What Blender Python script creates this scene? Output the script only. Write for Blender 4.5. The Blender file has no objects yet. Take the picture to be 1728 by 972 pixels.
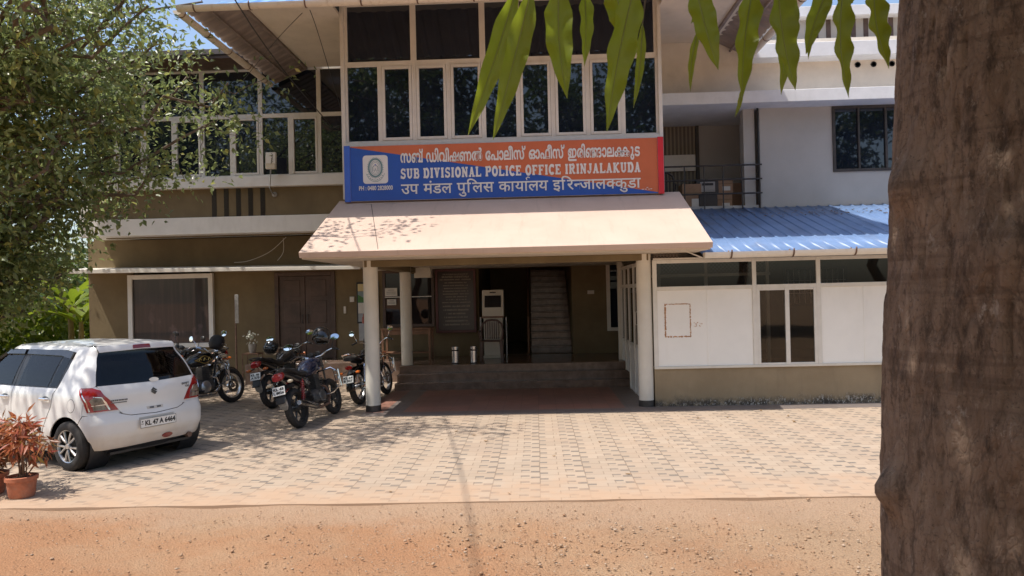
import bpy, bmesh, math, random
import numpy as np
from mathutils import Vector, Matrix, Euler
R = math.radians
PI = math.pi
SC = bpy.context.scene
COL = SC.collection

# ------------------------------------------------------------------ camera, sky, sun, exposure
F_PX, HC = 1270.0, 2.0
CAM_M = Matrix.Rotation(R(1.8), 3, 'Z') @ Matrix.Rotation(R(90.27), 3, 'X') @ Matrix.Rotation(R(-1.35), 3, 'Z')
cd = bpy.data.cameras.new('camera')
cam = bpy.data.objects.new('camera', cd)
COL.objects.link(cam)
cam.location = (0, 0, HC)
cam.rotation_euler = CAM_M.to_euler()
cd.sensor_width = 36
cd.lens = 36 * F_PX / 1728
cd.clip_start = 0.05
cd.clip_end = 2000
cd.dof.use_dof = True
cd.dof.focus_distance = 12.5
cd.dof.aperture_fstop = 16
SC.camera = cam

SUN_TO = Vector((-0.44, -0.20, 1.0)).normalized()
SUN_EL = math.asin(SUN_TO.z)
w = bpy.data.worlds.new('World')
SC.world = w
w.use_nodes = True
nt = w.node_tree
sky = nt.nodes.new('ShaderNodeTexSky')
sky.sky_type = 'NISHITA'
sky.sun_disc = False
sky.sun_elevation = SUN_EL
sky.sun_rotation = math.atan2(SUN_TO.x, SUN_TO.y)
sky.air_density = 1.0
sky.dust_density = 2.2
sky.ozone_density = 1.0
nt.links.new(sky.outputs[0], nt.nodes['Background'].inputs[0])
nt.nodes['Background'].inputs[1].default_value = 0.15
sd = bpy.data.lights.new('sun', 'SUN')
sd.energy = 3.7
sd.angle = R(0.55)
sd.color = (1.0, 0.935, 0.85)
so = bpy.data.objects.new('sun', sd)
COL.objects.link(so)
so.rotation_euler = (-SUN_TO).to_track_quat('-Z', 'Y').to_euler()
so.location = (-10, -6, 25)
SC.view_settings.view_transform = 'Standard'
SC.view_settings.look = 'None'
SC.view_settings.gamma = 1
SC.view_settings.use_curve_mapping = False
SC.view_settings.exposure = 0.55
SC.render.engine = 'CYCLES'
SC.cycles.max_bounces = 10
SC.cycles.transparent_max_bounces = 16
SC.cycles.caustics_reflective = False
SC.cycles.caustics_refractive = False


def at(px, py, Y):
    """a pixel of the 1728x972 photograph, at the depth Y, as a point in the place"""
    d = CAM_M @ Vector(((px - 864) / F_PX, -(py - 486) / F_PX, -1))
    return Vector((0, 0, HC)) + d * (Y / d.y)


# ------------------------------------------------------------------ helpers: tagging
def tag(o, label=None, cat=None, group=None, kind=None):
    if label: o['label'] = label
    if cat: o['category'] = cat
    if group: o['group'] = group
    if kind: o['kind'] = kind
    return o


def thing(name, label, cat, loc=(0, 0, 0), rz=0.0, group=None):
    o = bpy.data.objects.new(name, None)
    o.empty_display_size = 0.2
    COL.objects.link(o)
    o.location = loc
    o.rotation_euler = (0, 0, rz)
    return tag(o, label, cat, group)


def dup(o, parent=None):
    c = o.copy()
    COL.objects.link(c)
    if parent is not None: c.parent = parent
    for ch in [x for x in COL.objects if x.parent == o]:
        dup(ch, c)
    return c


# ------------------------------------------------------------------ helpers: mesh builder
class MB:
    def __init__(s):
        s.v = []; s.f = []

    def add(s, vs, fs, m=None):
        b = len(s.v)
        if m is None: s.v += [tuple(p) for p in vs]
        else: s.v += [tuple(m @ Vector(p)) for p in vs]
        s.f += [tuple(b + i for i in f) for f in fs]
        return s

    def box(s, x0, x1, y0, y1, z0, z1, m=None):
        vs = [(x0, y0, z0), (x1, y0, z0), (x1, y1, z0), (x0, y1, z0), (x0, y0, z1), (x1, y0, z1), (x1, y1, z1), (x0, y1, z1)]
        return s.add(vs, [(0, 3, 2, 1), (4, 5, 6, 7), (0, 1, 5, 4), (1, 2, 6, 5), (2, 3, 7, 6), (3, 0, 4, 7)], m)

    def prism(s, poly, y0, y1, m=None):
        """polygon in XZ extruded along Y"""
        n = len(poly)
        vs = [(x, y0, z) for x, z in poly] + [(x, y1, z) for x, z in poly]
        fs = [tuple(range(n)), tuple(range(2 * n - 1, n - 1, -1))] + [(i, n + i, n + (i + 1) % n, (i + 1) % n) for i in range(n)]
        return s.add(vs, fs, m)

    def tube(s, pts, r, n=8, cap=True, m=None, closed=False):
        pts = [Vector(p) for p in pts]
        k = len(pts)
        rs = r if isinstance(r, (list, tuple)) else [r] * k
        vs = []; prev = None
        for i, p in enumerate(pts):
            if closed: d = pts[(i + 1) % k] - pts[i - 1]
            else: d = pts[min(i + 1, k - 1)] - pts[max(i - 1, 0)]
            if d.length < 1e-9: d = Vector((0, 0, 1))
            d.normalize()
            if prev is None:
                a = Vector((0, 0, 1)) if abs(d.z) < .9 else Vector((1, 0, 0))
                x = d.cross(a).normalized()
            else:
                x = (prev - d * prev.dot(d)).normalized()
            prev = x
            y = d.cross(x)
            for j in range(n):
                a = 2 * PI * j / n
                vs.append(p + (x * math.cos(a) + y * math.sin(a)) * rs[i])
        fs = []
        for i in range(k if closed else k - 1):
            q = (i + 1) % k
            for j in range(n):
                fs.append((i * n + j, i * n + (j + 1) % n, q * n + (j + 1) % n, q * n + j))
        if cap and not closed:
            fs.append(tuple(range(n - 1, -1, -1))); fs.append(tuple((k - 1) * n + j for j in range(n)))
        return s.add(vs, fs, m)

    def lathe(s, prof, n=24, m=None, cap=True):
        """profile of (r, z) turned about Z"""
        vs = []
        for r_, z in prof:
            for j in range(n):
                a = 2 * PI * j / n
                vs.append((r_ * math.cos(a), r_ * math.sin(a), z))
        fs = []
        for i in range(len(prof) - 1):
            for j in range(n):
                fs.append((i * n + j, i * n + (j + 1) % n, (i + 1) * n + (j + 1) % n, (i + 1) * n + j))
        if cap:
            if prof[0][0] > 1e-5: fs.append(tuple(range(n - 1, -1, -1)))
            if prof[-1][0] > 1e-5: fs.append(tuple((len(prof) - 1) * n + j for j in range(n)))
        return s.add(vs, fs, m)

    def loft(s, secs, n=16, m=None):
        """sections along x: (x, yc, zc, ry, rz, power)"""
        vs = []
        for (x, yc, zc, ry, rz, p) in secs:
            for j in range(n):
                a = 2 * PI * j / n
                c, q = math.cos(a), math.sin(a)
                vs.append((x, yc + ry * math.copysign(abs(c) ** (2 / p), c), zc + rz * math.copysign(abs(q) ** (2 / p), q)))
        fs = []
        k = len(secs)
        for i in range(k - 1):
            for j in range(n):
                fs.append((i * n + j, i * n + (j + 1) % n, (i + 1) * n + (j + 1) % n, (i + 1) * n + j))
        fs.append(tuple(range(n - 1, -1, -1))); fs.append(tuple((k - 1) * n + j for j in range(n)))
        return s.add(vs, fs, m)

    def ball(s, c, r, n=12, m=None):
        rx, ry, rz = r if isinstance(r, (tuple, list)) else (r, r, r)
        k = max(4, n // 2)
        prof = [(math.sin(PI * i / k), -math.cos(PI * i / k)) for i in range(k + 1)]
        t = MB().lathe([(max(a, 1e-4), b) for a, b in prof], n)
        return s.add([(c[0] + x * rx, c[1] + y * ry, c[2] + z * rz) for x, y, z in t.v], t.f, m)

    def build(s, name, mat, parent=None, bevel=0, smooth=35, loc=None):
        me = bpy.data.meshes.new(name)
        me.from_pydata([tuple(p) for p in s.v], [], s.f)
        bm = bmesh.new(); bm.from_mesh(me)
        bmesh.ops.recalc_face_normals(bm, faces=bm.faces)
        bm.to_mesh(me); bm.free()
        if smooth:
            me.polygons.foreach_set('use_smooth', [True] * len(me.polygons))
            me.set_sharp_from_angle(angle=R(smooth))
        me.materials.append(mat)
        o = bpy.data.objects.new(name, me)
        COL.objects.link(o)
        if parent is not None: o.parent = parent
        if loc is not None: o.location = loc
        if bevel:
            b = o.modifiers.new('bevel', 'BEVEL')
            b.width = bevel; b.segments = 2; b.limit_method = 'ANGLE'; b.angle_limit = R(40)
        return o


def wall_boxes(mb, x0, x1, y0, y1, z0, z1, holes):
    """a wall in XZ with rectangular openings, made of boxes that butt"""
    xs = sorted({x0, x1, *[min(max(h[0], x0), x1) for h in holes], *[min(max(h[1], x0), x1) for h in holes]})
    for a, b in zip(xs[:-1], xs[1:]):
        cuts = sorted([(max(h[2], z0), min(h[3], z1)) for h in holes if h[0] < b - 1e-6 and h[1] > a + 1e-6])
        z = z0
        for c0, c1 in cuts:
            if c0 > z + 1e-6: mb.box(a, b, y0, y1, z, c0)
            z = max(z, c1)
        if z1 > z + 1e-6: mb.box(a, b, y0, y1, z, z1)
    return mb


# ------------------------------------------------------------------ helpers: materials
class Ex:
    """node sockets with arithmetic"""
    def __init__(s, nt, sock): s.nt = nt; s.k = sock

    def _m(s, op, *o, clamp=False):
        n = s.nt.nodes.new('ShaderNodeMath'); n.operation = op; n.use_clamp = clamp
        for i, q in enumerate((s,) + o):
            if isinstance(q, Ex): s.nt.links.new(q.k, n.inputs[i])
            else: n.inputs[i].default_value = q
        return Ex(s.nt, n.outputs[0])
    def __add__(s, o): return s._m('ADD', o)
    def __sub__(s, o): return s._m('SUBTRACT', o)
    def __mul__(s, o): return s._m('MULTIPLY', o)
    def __truediv__(s, o): return s._m('DIVIDE', o)
    def fract(s): return s._m('FRACT')
    def floor(s): return s._m('FLOOR')
    def mod(s, o): return s._m('FLOORED_MODULO', o)
    def lt(s, o): return s._m('LESS_THAN', o)
    def gt(s, o): return s._m('GREATER_THAN', o)
    def abs(s): return s._m('ABSOLUTE')
    def min(s, o): return s._m('MINIMUM', o)
    def max(s, o): return s._m('MAXIMUM', o)
    def step(s, a, b):
        n = s.nt.nodes.new('ShaderNodeMapRange'); n.clamp = True; n.interpolation_type = 'SMOOTHSTEP'
        s.nt.links.new(s.k, n.inputs[0]); n.inputs[1].default_value = a; n.inputs[2].default_value = b
        return Ex(s.nt, n.outputs[0])


class Mat:
    def __init__(s, name):
        s.m = bpy.data.materials.new(name); s.m.use_nodes = True
        s.nt = s.m.node_tree; s.b = s.nt.nodes['Principled BSDF']
        s.tc = s.nt.nodes.new('ShaderNodeTexCoord')

    def pos(s, kind='Object'):
        n = s.nt.nodes.new('ShaderNodeSeparateXYZ'); s.nt.links.new(s.tc.outputs[kind], n.inputs[0])
        return [Ex(s.nt, n.outputs[i]) for i in range(3)]

    def noise(s, scale, detail=4, rough=.6, stretch=None, col=False, dist=0):
        n = s.nt.nodes.new('ShaderNodeTexNoise'); n.inputs['Scale'].default_value = scale
        n.inputs['Detail'].default_value = detail; n.inputs['Roughness'].default_value = rough
        n.inputs['Distortion'].default_value = dist
        if stretch:
            mp = s.nt.nodes.new('ShaderNodeMapping'); mp.inputs['Scale'].default_value = stretch
            s.nt.links.new(s.tc.outputs['Object'], mp.inputs[0]); s.nt.links.new(mp.outputs[0], n.inputs[0])
        else: s.nt.links.new(s.tc.outputs['Object'], n.inputs[0])
        return Ex(s.nt, n.outputs[0])

    def voro(s, scale, feature='F1', out=0):
        n = s.nt.nodes.new('ShaderNodeTexVoronoi'); n.inputs['Scale'].default_value = scale; n.feature = feature
        s.nt.links.new(s.tc.outputs['Object'], n.inputs[0])
        return Ex(s.nt, n.outputs[out])

    def mix(s, fac, a, b):
        n = s.nt.nodes.new('ShaderNodeMix'); n.data_type = 'RGBA'
        for i, q in ((0, fac), (6, a), (7, b)):
            if isinstance(q, Ex): s.nt.links.new(q.k, n.inputs[i])
            elif i == 0: n.inputs[0].default_value = q
            else: n.inputs[i].default_value = (*q[:3], 1)
        return Ex(s.nt, n.outputs[2])

    def color(s, c):
        if isinstance(c, Ex): s.nt.links.new(c.k, s.b.inputs['Base Color'])
        else: s.b.inputs['Base Color'].default_value = (*c, 1)

    def set(s, **k):
        for a, v in k.items():
            i = s.b.inputs[a.replace('_', ' ')]
            if isinstance(v, Ex): s.nt.links.new(v.k, i)
            else: i.default_value = v
        return s

    def bump(s, h, strength=.3, dist=.01):
        n = s.nt.nodes.new('ShaderNodeBump'); n.inputs['Strength'].default_value = strength; n.inputs['Distance'].default_value = dist
        s.nt.links.new(h.k, n.inputs['Height']); s.nt.links.new(n.outputs[0], s.b.inputs['Normal'])
        return s


def pm(name, col, rough=.6, metal=0, var=.12, scale=4, bump=.0, bscale=60, spec=.5, coat=0, stain=None, sstretch=(1, 1, .25), samt=.5):
    m = Mat(name)
    a = tuple(c * (1 - var) for c in col); b = tuple(min(1, c * (1 + var)) for c in col)
    c = m.mix(m.noise(scale, 6, .65).step(.3, .7), a, b)
    if stain:
        c = m.mix(m.noise(scale * .8, 5, .7, stretch=sstretch).step(.5, .78) * samt, c, stain)
    m.color(c)
    m.set(Roughness=rough, Metallic=metal)
    m.b.inputs['Specular IOR Level'].default_value = spec
    m.b.inputs['Coat Weight'].default_value = coat
    m.b.inputs['Coat Roughness'].default_value = .05
    if bump: m.bump(m.noise(bscale, 4, .6), bump, .01)
    return m.m


def glass_dark(name, col, ior=1.75, rough=.02):
    m = Mat(name)
    m.color(m.mix(m.noise(2.5, 4).step(.3, .7), tuple(c * .7 for c in col), col))
    m.set(Roughness=rough)
    m.b.inputs['IOR'].default_value = ior
    m.bump(m.noise(1.3, 2), .05, .02)
    return m.m


def glass_clear(name, tint=(.74, .72, .68), refl=1.0):
    m = Mat(name); nt_ = m.nt
    tr = nt_.nodes.new('ShaderNodeBsdfTransparent'); tr.inputs[0].default_value = (*tint, 1)
    gl = nt_.nodes.new('ShaderNodeBsdfGlossy'); gl.inputs['Roughness'].default_value = .015
    fr = nt_.nodes.new('ShaderNodeFresnel'); fr.inputs[0].default_value = 1.5
    mx = nt_.nodes.new('ShaderNodeMixShader')
    nt_.links.new(fr.outputs[0], mx.inputs[0]); nt_.links.new(tr.outputs[0], mx.inputs[1]); nt_.links.new(gl.outputs[0], mx.inputs[2])
    nt_.links.new(mx.outputs[0], nt_.nodes['Material Output'].inputs[0])
    return m.m


def leaf_mat(name, c0, c1, c2, trans=.35, rough=.42, spec=.5):
    m = Mat(name); nt_ = m.nt
    g = nt_.nodes.new('ShaderNodeNewGeometry')
    r_ = Ex(nt_, g.outputs['Random Per Island'])
    c = m.mix(r_.step(.0, .75), c0, c1)
    c = m.mix(r_.step(.86, .97), c, c2)
    c = m.mix(m.noise(30, 3).step(.35, .7) * .35, c, tuple(x * .6 for x in c0))
    m.color(c); m.set(Roughness=rough)
    m.b.inputs['Specular IOR Level'].default_value = spec
    t = nt_.nodes.new('ShaderNodeBsdfTranslucent')
    tc = m.mix(.5, c, tuple(min(1, x * 1.8) for x in c1))
    nt_.links.new(tc.k, t.inputs[0])
    mx = nt_.nodes.new('ShaderNodeMixShader'); mx.inputs[0].default_value = trans
    nt_.links.new(m.b.outputs[0], mx.inputs[1]); nt_.links.new(t.outputs[0], mx.inputs[2])
    nt_.links.new(mx.outputs[0], nt_.nodes['Material Output'].inputs[0])
    return m.m


# ---- surfaces of the place
K = {}
K['khaki'] = pm('khaki_paint', (.19, .145, .082), .8, var=.12, scale=1.2, bump=.35, bscale=55, spec=.25, stain=(.12, .092, .055), samt=.6)
K['white'] = pm('white_paint', (.74, .73, .70), .6, var=.05, scale=2, bump=.12, bscale=45, stain=(.45, .42, .36), samt=.35)
K['cream'] = pm('cream_paint', (.70, .66, .58), .65, var=.05, scale=2, bump=.12, bscale=50, stain=(.5, .42, .32), samt=.3)
K['soffit'] = pm('soffit_paint', (.68, .61, .52), .75, var=.06, scale=2, bump=.15, bscale=70, stain=(.35, .29, .22), samt=.3, sstretch=(1, 1, 1))
K['palewall'] = pm('pale_wall', (.45, .432, .40), .8, var=.06, scale=1, bump=.25, bscale=50, stain=(.42, .40, .36), samt=.4)
K['upvc'] = pm('window_frame_white', (.72, .69, .63), .45, var=.04, scale=6, stain=(.5, .45, .36), samt=.35)
K['dkglass'] = glass_dark('tinted_glass', (.012, .017, .030), 1.75)
K['wdglass'] = glass_dark('ground_window_glass', (.020, .014, .013), 1.42)
K['clear'] = glass_clear('clear_glass')
K['wood'] = pm('dark_wood', (.085, .052, .038), .45, var=.3, scale=3, bump=.15, bscale=30)
K['lwood'] = pm('table_wood', (.20, .105, .06), .5, var=.25, scale=3, bump=.1, bscale=30)
K['blueroof'] = None
K['dkroof'] = pm('old_roof_tile', (.10, .085, .08), .8, var=.3, scale=3, bump=.3)
K['steel'] = pm('steel', (.62, .62, .63), .22, 1, var=.08, scale=8)
K['dkmetal'] = pm('dark_iron', (.06, .052, .048), .5, .3, var=.25, scale=9)
K['rust'] = pm('rusty_iron', (.17, .10, .07), .75, .2, var=.35, scale=9, bump=.2)
K['black'] = pm('black_plastic', (.018, .018, .02), .4, var=.25, scale=12, bump=.05)
K['rubber'] = pm('tyre_rubber', (.028, .026, .025), .8, var=.25, scale=14, bump=.1, stain=(.13, .10, .075), samt=.5, sstretch=(1, 1, 1))
K['chrome'] = pm('chrome', (.78, .78, .8), .1, 1, var=.05, scale=10)
K['alloy'] = pm('alloy', (.55, .55, .56), .3, .9, var=.1, scale=10)
K['bikeblack'] = pm('black_paint', (.012, .012, .014), .22, var=.3, scale=5, coat=.8, stain=(.08, .065, .05), samt=.3, sstretch=(1, 1, 1))
K['engine'] = pm('engine_grey', (.11, .11, .11), .45, .6, var=.3, scale=14, bump=.15)
K['darkstep'] = pm('polished_stone', (.19, .13, .10), .18, var=.3, scale=5, bump=.02)
K['gold'] = pm('gold_paint', (.62, .40, .10), .3, .6, var=.1)
K['red'] = pm('red_plastic', (.30, .014, .014), .14, var=.2, scale=18, coat=.8)
K['amber'] = pm('amber_plastic', (.65, .16, .03), .18, var=.15, scale=18, coat=.6)
K['mirror'] = pm('mirror_glass', (.85, .86, .88), .03, 1, var=.02)
K['lamp'] = pm('lamp_glass', (.75, .75, .76), .12, .5, var=.1, coat=.8)
K['plate'] = pm('plate_white', (.78, .78, .75), .4, var=.06, scale=18)
K['ink'] = pm('black_ink', (.015, .015, .017), .5, var=.1)
K['paper'] = pm('paper', (.66, .63, .57), .8, var=.05, scale=9)
K['card'] = pm('cardboard', (.33, .20, .12), .8, var=.14, scale=5, bump=.1)
K['tcotta'] = pm('terracotta', (.42, .15, .08), .8, var=.22, scale=9, bump=.3, stain=(.30, .22, .17), samt=.6, sstretch=(1, 1, 1))
K['earth'] = pm('pot_soil', (.07, .045, .03), .95, var=.3, scale=30, bump=.6)
K['brplastic'] = pm('brown_plastic', (.10, .055, .042), .4, var=.1)
K['kiosk'] = pm('kiosk_shell', (.62, .57, .48), .45, var=.05)
K['screen'] = pm('screen', (.014, .015, .018), .08, var=.1)
K['granite'] = pm('granite_board', (.028, .02, .018), .3, var=.3, scale=40)
K['maroon'] = pm('maroon_frame', (.10, .030, .028), .45, var=.15)
K['wire'] = pm('cable_black', (.03, .03, .03), .6, var=.1)


def blue_sheet():
    m = Mat('blue_sheet')
    x, y, z = m.pos()
    c = m.mix(m.noise(1.6, 5).step(.3, .7), (.13, .215, .39), (.18, .28, .48))
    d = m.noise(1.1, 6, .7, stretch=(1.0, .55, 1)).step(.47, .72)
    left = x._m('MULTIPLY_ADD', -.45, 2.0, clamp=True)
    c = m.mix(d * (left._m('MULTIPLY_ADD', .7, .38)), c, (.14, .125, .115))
    c = m.mix(m.noise(28, 4, .7).step(.62, .8) * .5, c, (.30, .24, .17))
    m.color(c); m.set(Roughness=.42)
    return m.m
K['blueroof'] = blue_sheet()
K['sheetunder'] = pm('weathered_sheet', (.22, .18, .165), .8, var=.25, scale=2.5, bump=.1)


def canopy_mat():
    m = Mat('canopy_paint')
    c = m.mix(m.noise(1.0, 5).step(.3, .7), (.54, .40, .32), (.595, .45, .365))
    sp = m.voro(1.7).lt(.022)
    c = m.mix(sp * .6, c, (.25, .2, .17))
    c = m.mix(m.noise(4, 6, .75).step(.58, .85) * .3, c, (.44, .34, .27))
    c = m.mix(m.noise(2.2, 6, .75, stretch=(2.6, .3, .3)).step(.5, .75) * .42, c, (.40, .30, .23))
    m.color(c); m.set(Roughness=.7)
    m.bump(m.noise(70, 3), .1, .01)
    return m.m
K['canopy'] = canopy_mat()


def annex_plinth_mat():
    m = Mat('stained_plinth')
    x, y, z = m.pos()
    c = m.mix(m.noise(1.3, 5).step(.3, .7), (.27, .205, .125), (.33, .255, .16))
    c = m.mix(m.noise(3, 5, .7, stretch=(1.2, 1, .2)).step(.52, .8) * .4, c, (.19, .15, .10))
    n = m.noise(4.0, 6, .7)
    low = (z + (n - .5) * -.35).step(.19, .04)
    dirt = low * m.noise(9, 5, .75).step(.3, .55)
    c = m.mix(dirt * .95, c, (.045, .038, .032))
    sp = m.noise(38, 4, .8, stretch=(1, 1, .6)).step(.52, .62) * low * (x._m('MULTIPLY_ADD', .6, -1.1, clamp=True)._m('MULTIPLY_ADD', .8, .2))
    c = m.mix(sp * .85, c, (.55, .53, .48))
    m.color(c); m.set(Roughness=.85); m.bump(m.noise(50, 4), .3, .01)
    return m.m
K['annexplinth'] = annex_plinth_mat()


def paver_mat():
    m = Mat('paver_blocks')
    x, y, z = m.pos()
    px_, py_ = .245, .255
    wob = (m.noise(.9, 2) - .5) * .03
    X = (x + wob) / px_
    Y = (y + wob) / py_
    row = Y.floor()
    odd = X.floor().mod(2.0)
    # every second joint runs zigzag, half a block row at a time
    half = (Y * 2.0).floor().mod(2.0)
    zz = (half - .5) * .36
    xb = X + zz * odd * 0.0
    fx = X.fract()
    # columns in pairs: joint A straight (even boundary), joint B zigzag (odd boundary)
    u = (X / 2.0).fract() * 2.0
    B = zz + 1.0
    dA = u.min((u * -1.0) + 2.0)
    dB = (u - B).abs()
    right = u.gt(B)
    # row joints, staggered in the right column
    fy = (Y + right * .5).fract()
    dR = fy.min((fy * -1.0) + 1.0)
    j = dA.lt(.022).max(dB.lt(.020)).max(dR.lt(.022))
    # dark granite chips at block corners
    gy = Y.fract()
    inl = (u - B).gt(-.03) * (u - B).lt(.36) * gy.gt(.78) * gy.lt(1.06)
    inr = (u * -1.0 + 2.0).lt(.40) * fy.lt(.27)
    inr2 = u.lt(.36) * gy.gt(.22) * gy.lt(.47)
    d = (inl.max(inr)).max(inr2)
    ran = m.nt.nodes.new('ShaderNodeTexWhiteNoise'); ran.noise_dimensions = '2D'
    cmb = m.nt.nodes.new('ShaderNodeCombineXYZ')
    cx = (X / 2.0).floor() * 2.0 + right
    m.nt.links.new(cx.k, cmb.inputs[0]); m.nt.links.new((Y + right * .5).floor().k, cmb.inputs[1])
    m.nt.links.new(cmb.outputs[0], ran.inputs[0])
    rv = Ex(m.nt, ran.outputs[0])
    c = m.mix(rv, (.36, .285, .215), (.42, .335, .255))
    c = m.mix(m.noise(2.0, 5).step(.35, .7) * .4, c, (.42, .30, .21))
    c = m.mix(m.noise(.7, 5, .7).step(.5, .75) * .35, c, (.33, .26, .21))
    c = m.mix(m.noise(110, 2).step(.5, .62) * .25, c, (.36, .28, .21))
    dk = m.mix(m.noise(140, 2).step(.4, .6), (.21, .18, .15), (.13, .115, .10))
    c = m.mix(d * (m.noise(1.5, 4)._m('MULTIPLY_ADD', .9, .35, clamp=True)), c, dk)
    c = m.mix(j * (m.noise(2.2, 4).step(.28, .6)._m('MULTIPLY_ADD', .6, .25)), c, (.20, .15, .11))
    # red dust trodden in from the earth road
    c = m.mix((y * -1.0 + (m.noise(1.6, 6, .75) * 3.0)).step(-6.7, -5.5) * .9, c, (.425, .29, .195))
    m.color(c); m.set(Roughness=.8)
    m.b.inputs['Specular IOR Level'].default_value = .25
    m.bump(j * -1.0 + m.noise(120, 3) * .25, .5, .006)
    return m.m


def soil_mat():
    m = Mat('laterite_soil')
    x, y, z = m.pos()
    n1 = m.noise(.55, 6, .65) + x * .022
    c = m.mix(n1.step(.35, .65), (.39, .205, .108), (.42, .275, .168))
    # greyer gravel to the right and along the edge of the blocks
    g = (m.noise(.9, 6, .7) + (x * .09)).step(.45, .80)
    c = m.mix(g * .6, c, (.385, .27, .175))
    e = (y + (m.noise(1.3, 6, .75) - .5) * 1.6 + x * .06).step(6.1, 6.9)
    c = m.mix(e * .85, c, (.425, .295, .20))
    c = m.mix(m.voro(70).step(.35, .1) * .3, c, (.48, .34, .23))
    c = m.mix(m.noise(60, 4, .75).step(.50, .64) * .65, c, (.26, .145, .08))
    c = m.mix(m.noise(35, 5, .8).step(.56, .66) * g * .8, c, (.21, .165, .125))
    c = m.mix(m.noise(18, 4, .75).step(.58, .72) * .35, c, (.27, .17, .10))
    m.color(c); m.set(Roughness=.95)
    m.b.inputs['Specular IOR Level'].default_value = .15
    m.bump(m.noise(45, 6, .8) + m.voro(60) * .5, .9, .02)
    return m.m


def porch_mat():
    m = Mat('porch_tiles')
    x, y, z = m.pos()
    gx = (x / .3).fract(); gy = (y / .3).fract()
    j = gx.lt(.02).max(gy.lt(.02))
    c = m.mix(m.noise(3, 4).step(.3, .7), (.27, .135, .10), (.33, .17, .128))
    gr = m.mix(m.noise(6, 4).step(.3, .7), (.16, .135, .125), (.20, .17, .155))
    edge = y.lt(12.61).max((x + 2.45).abs().lt(.17)).max(x.gt(1.45))
    c = m.mix(edge, c, gr)
    patch = ((x / 1.2).floor().mod(2.0) + (y / 1.2).floor().mod(2.0)).mod(2.0)
    c = m.mix(patch * .25, c, (.14, .11, .10))
    c = m.mix(j * .7, c, (.08, .06, .05))
    c = m.mix(m.noise(2, 6, .7).step(.5, .8) * .5, c, (.27, .2, .15))
    m.color(c); m.set(Roughness=.45)
    return m.m


# ------------------------------------------------------------------ the ground
def ground():
    # one sheet to the horizon, finer and rippled in front of the camera
    xs = sorted(set([-300, -120, -60, -30, -18] + [round(-12 + i * .12, 3) for i in range(201)] + [18, 30, 60, 120, 300]))
    ys = sorted(set([-300, -120, -60, -30, -12, -4, 0, 2] + [round(3 + i * .1, 3) for i in range(43)] + [7.3, 7.4, 8, 9, 12, 20, 40, 80, 160, 400]))
    rnd = random.Random(3)
    ph = [(rnd.uniform(0, 6), rnd.uniform(.6, 5), rnd.uniform(.6, 5)) for _ in range(14)]
    vs = []
    for y in ys:
        for x in xs:
            z = 0
            if 2 < y < 7.35 and abs(x) < 12:
                k = 1
                z = k * (sum(math.sin(a + b * x + c * y) for a, b, c in ph) * .0024 + .001 - max(0, y - 7.10) * .10)
            vs.append((x, y, z - .006))
    n = len(xs)
    fs = [(j * n + i, j * n + i + 1, (j + 1) * n + i + 1, (j + 1) * n + i) for j in range(len(ys) - 1) for i in range(n - 1)]
    m = MB().add(vs, fs)
    tag(m.build('ground', soil_mat()), kind='structure')
    # the paved yard: irregular front edge where the earth laps over the blocks
    pts = []
    for i in range(121):
        x = -14 + 26 * i / 120
        pts.append((x, 7.17 + .006 * math.sin(x * 1.3) + rnd.uniform(-.012, .012)))
    vs = [(x, y, .006) for x, y in pts] + [(x, 18.3, .006) for x, y in pts]
    k = len(pts)
    vs += [(x, y, -.05) for x, y in pts]
    y_ = MB().add(vs, [(i, i + 1, k + i + 1, k + i) for i in range(k - 1)] + [(i, 2 * k + i, 2 * k + i + 1, i + 1) for i in range(k - 1)])
    tag(y_.build('paved_yard', paver_mat()), kind='structure')
    f = MB().box(-2.95, 1.88, 12.27, 15.40, -.05, .014).box(1.88, 9.5, 12.27, 12.70, -.05, .014)
    tag(f.build('porch_floor', porch_mat(), bevel=.004), kind='structure')


ground()

# ------------------------------------------------------------------ the police office
BLD = thing('police_office_building', 'two storey khaki and white office building with projecting glazed bay over a porch', 'building', (-4, 18, 0))
BLD['label'] = 'two storey khaki and white office building with projecting glazed bay over a porch'


def part(mb, name, mat, parent=BLD, bevel=0.006, smooth=35, label=None):
    o = mb.build(name, mat, None, bevel, smooth)
    o.parent = parent
    # the parts are modelled in place: cancel the parent's offset
    p = parent
    off = Vector((0, 0, 0))
    o.matrix_parent_inverse = parent_world(parent).inverted()
    if label: o['label'] = label
    return o


def parent_world(p):
    m = p.matrix_basis.copy()
    if p.parent: m = parent_world(p.parent) @ p.matrix_parent_inverse @ m
    return m


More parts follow.
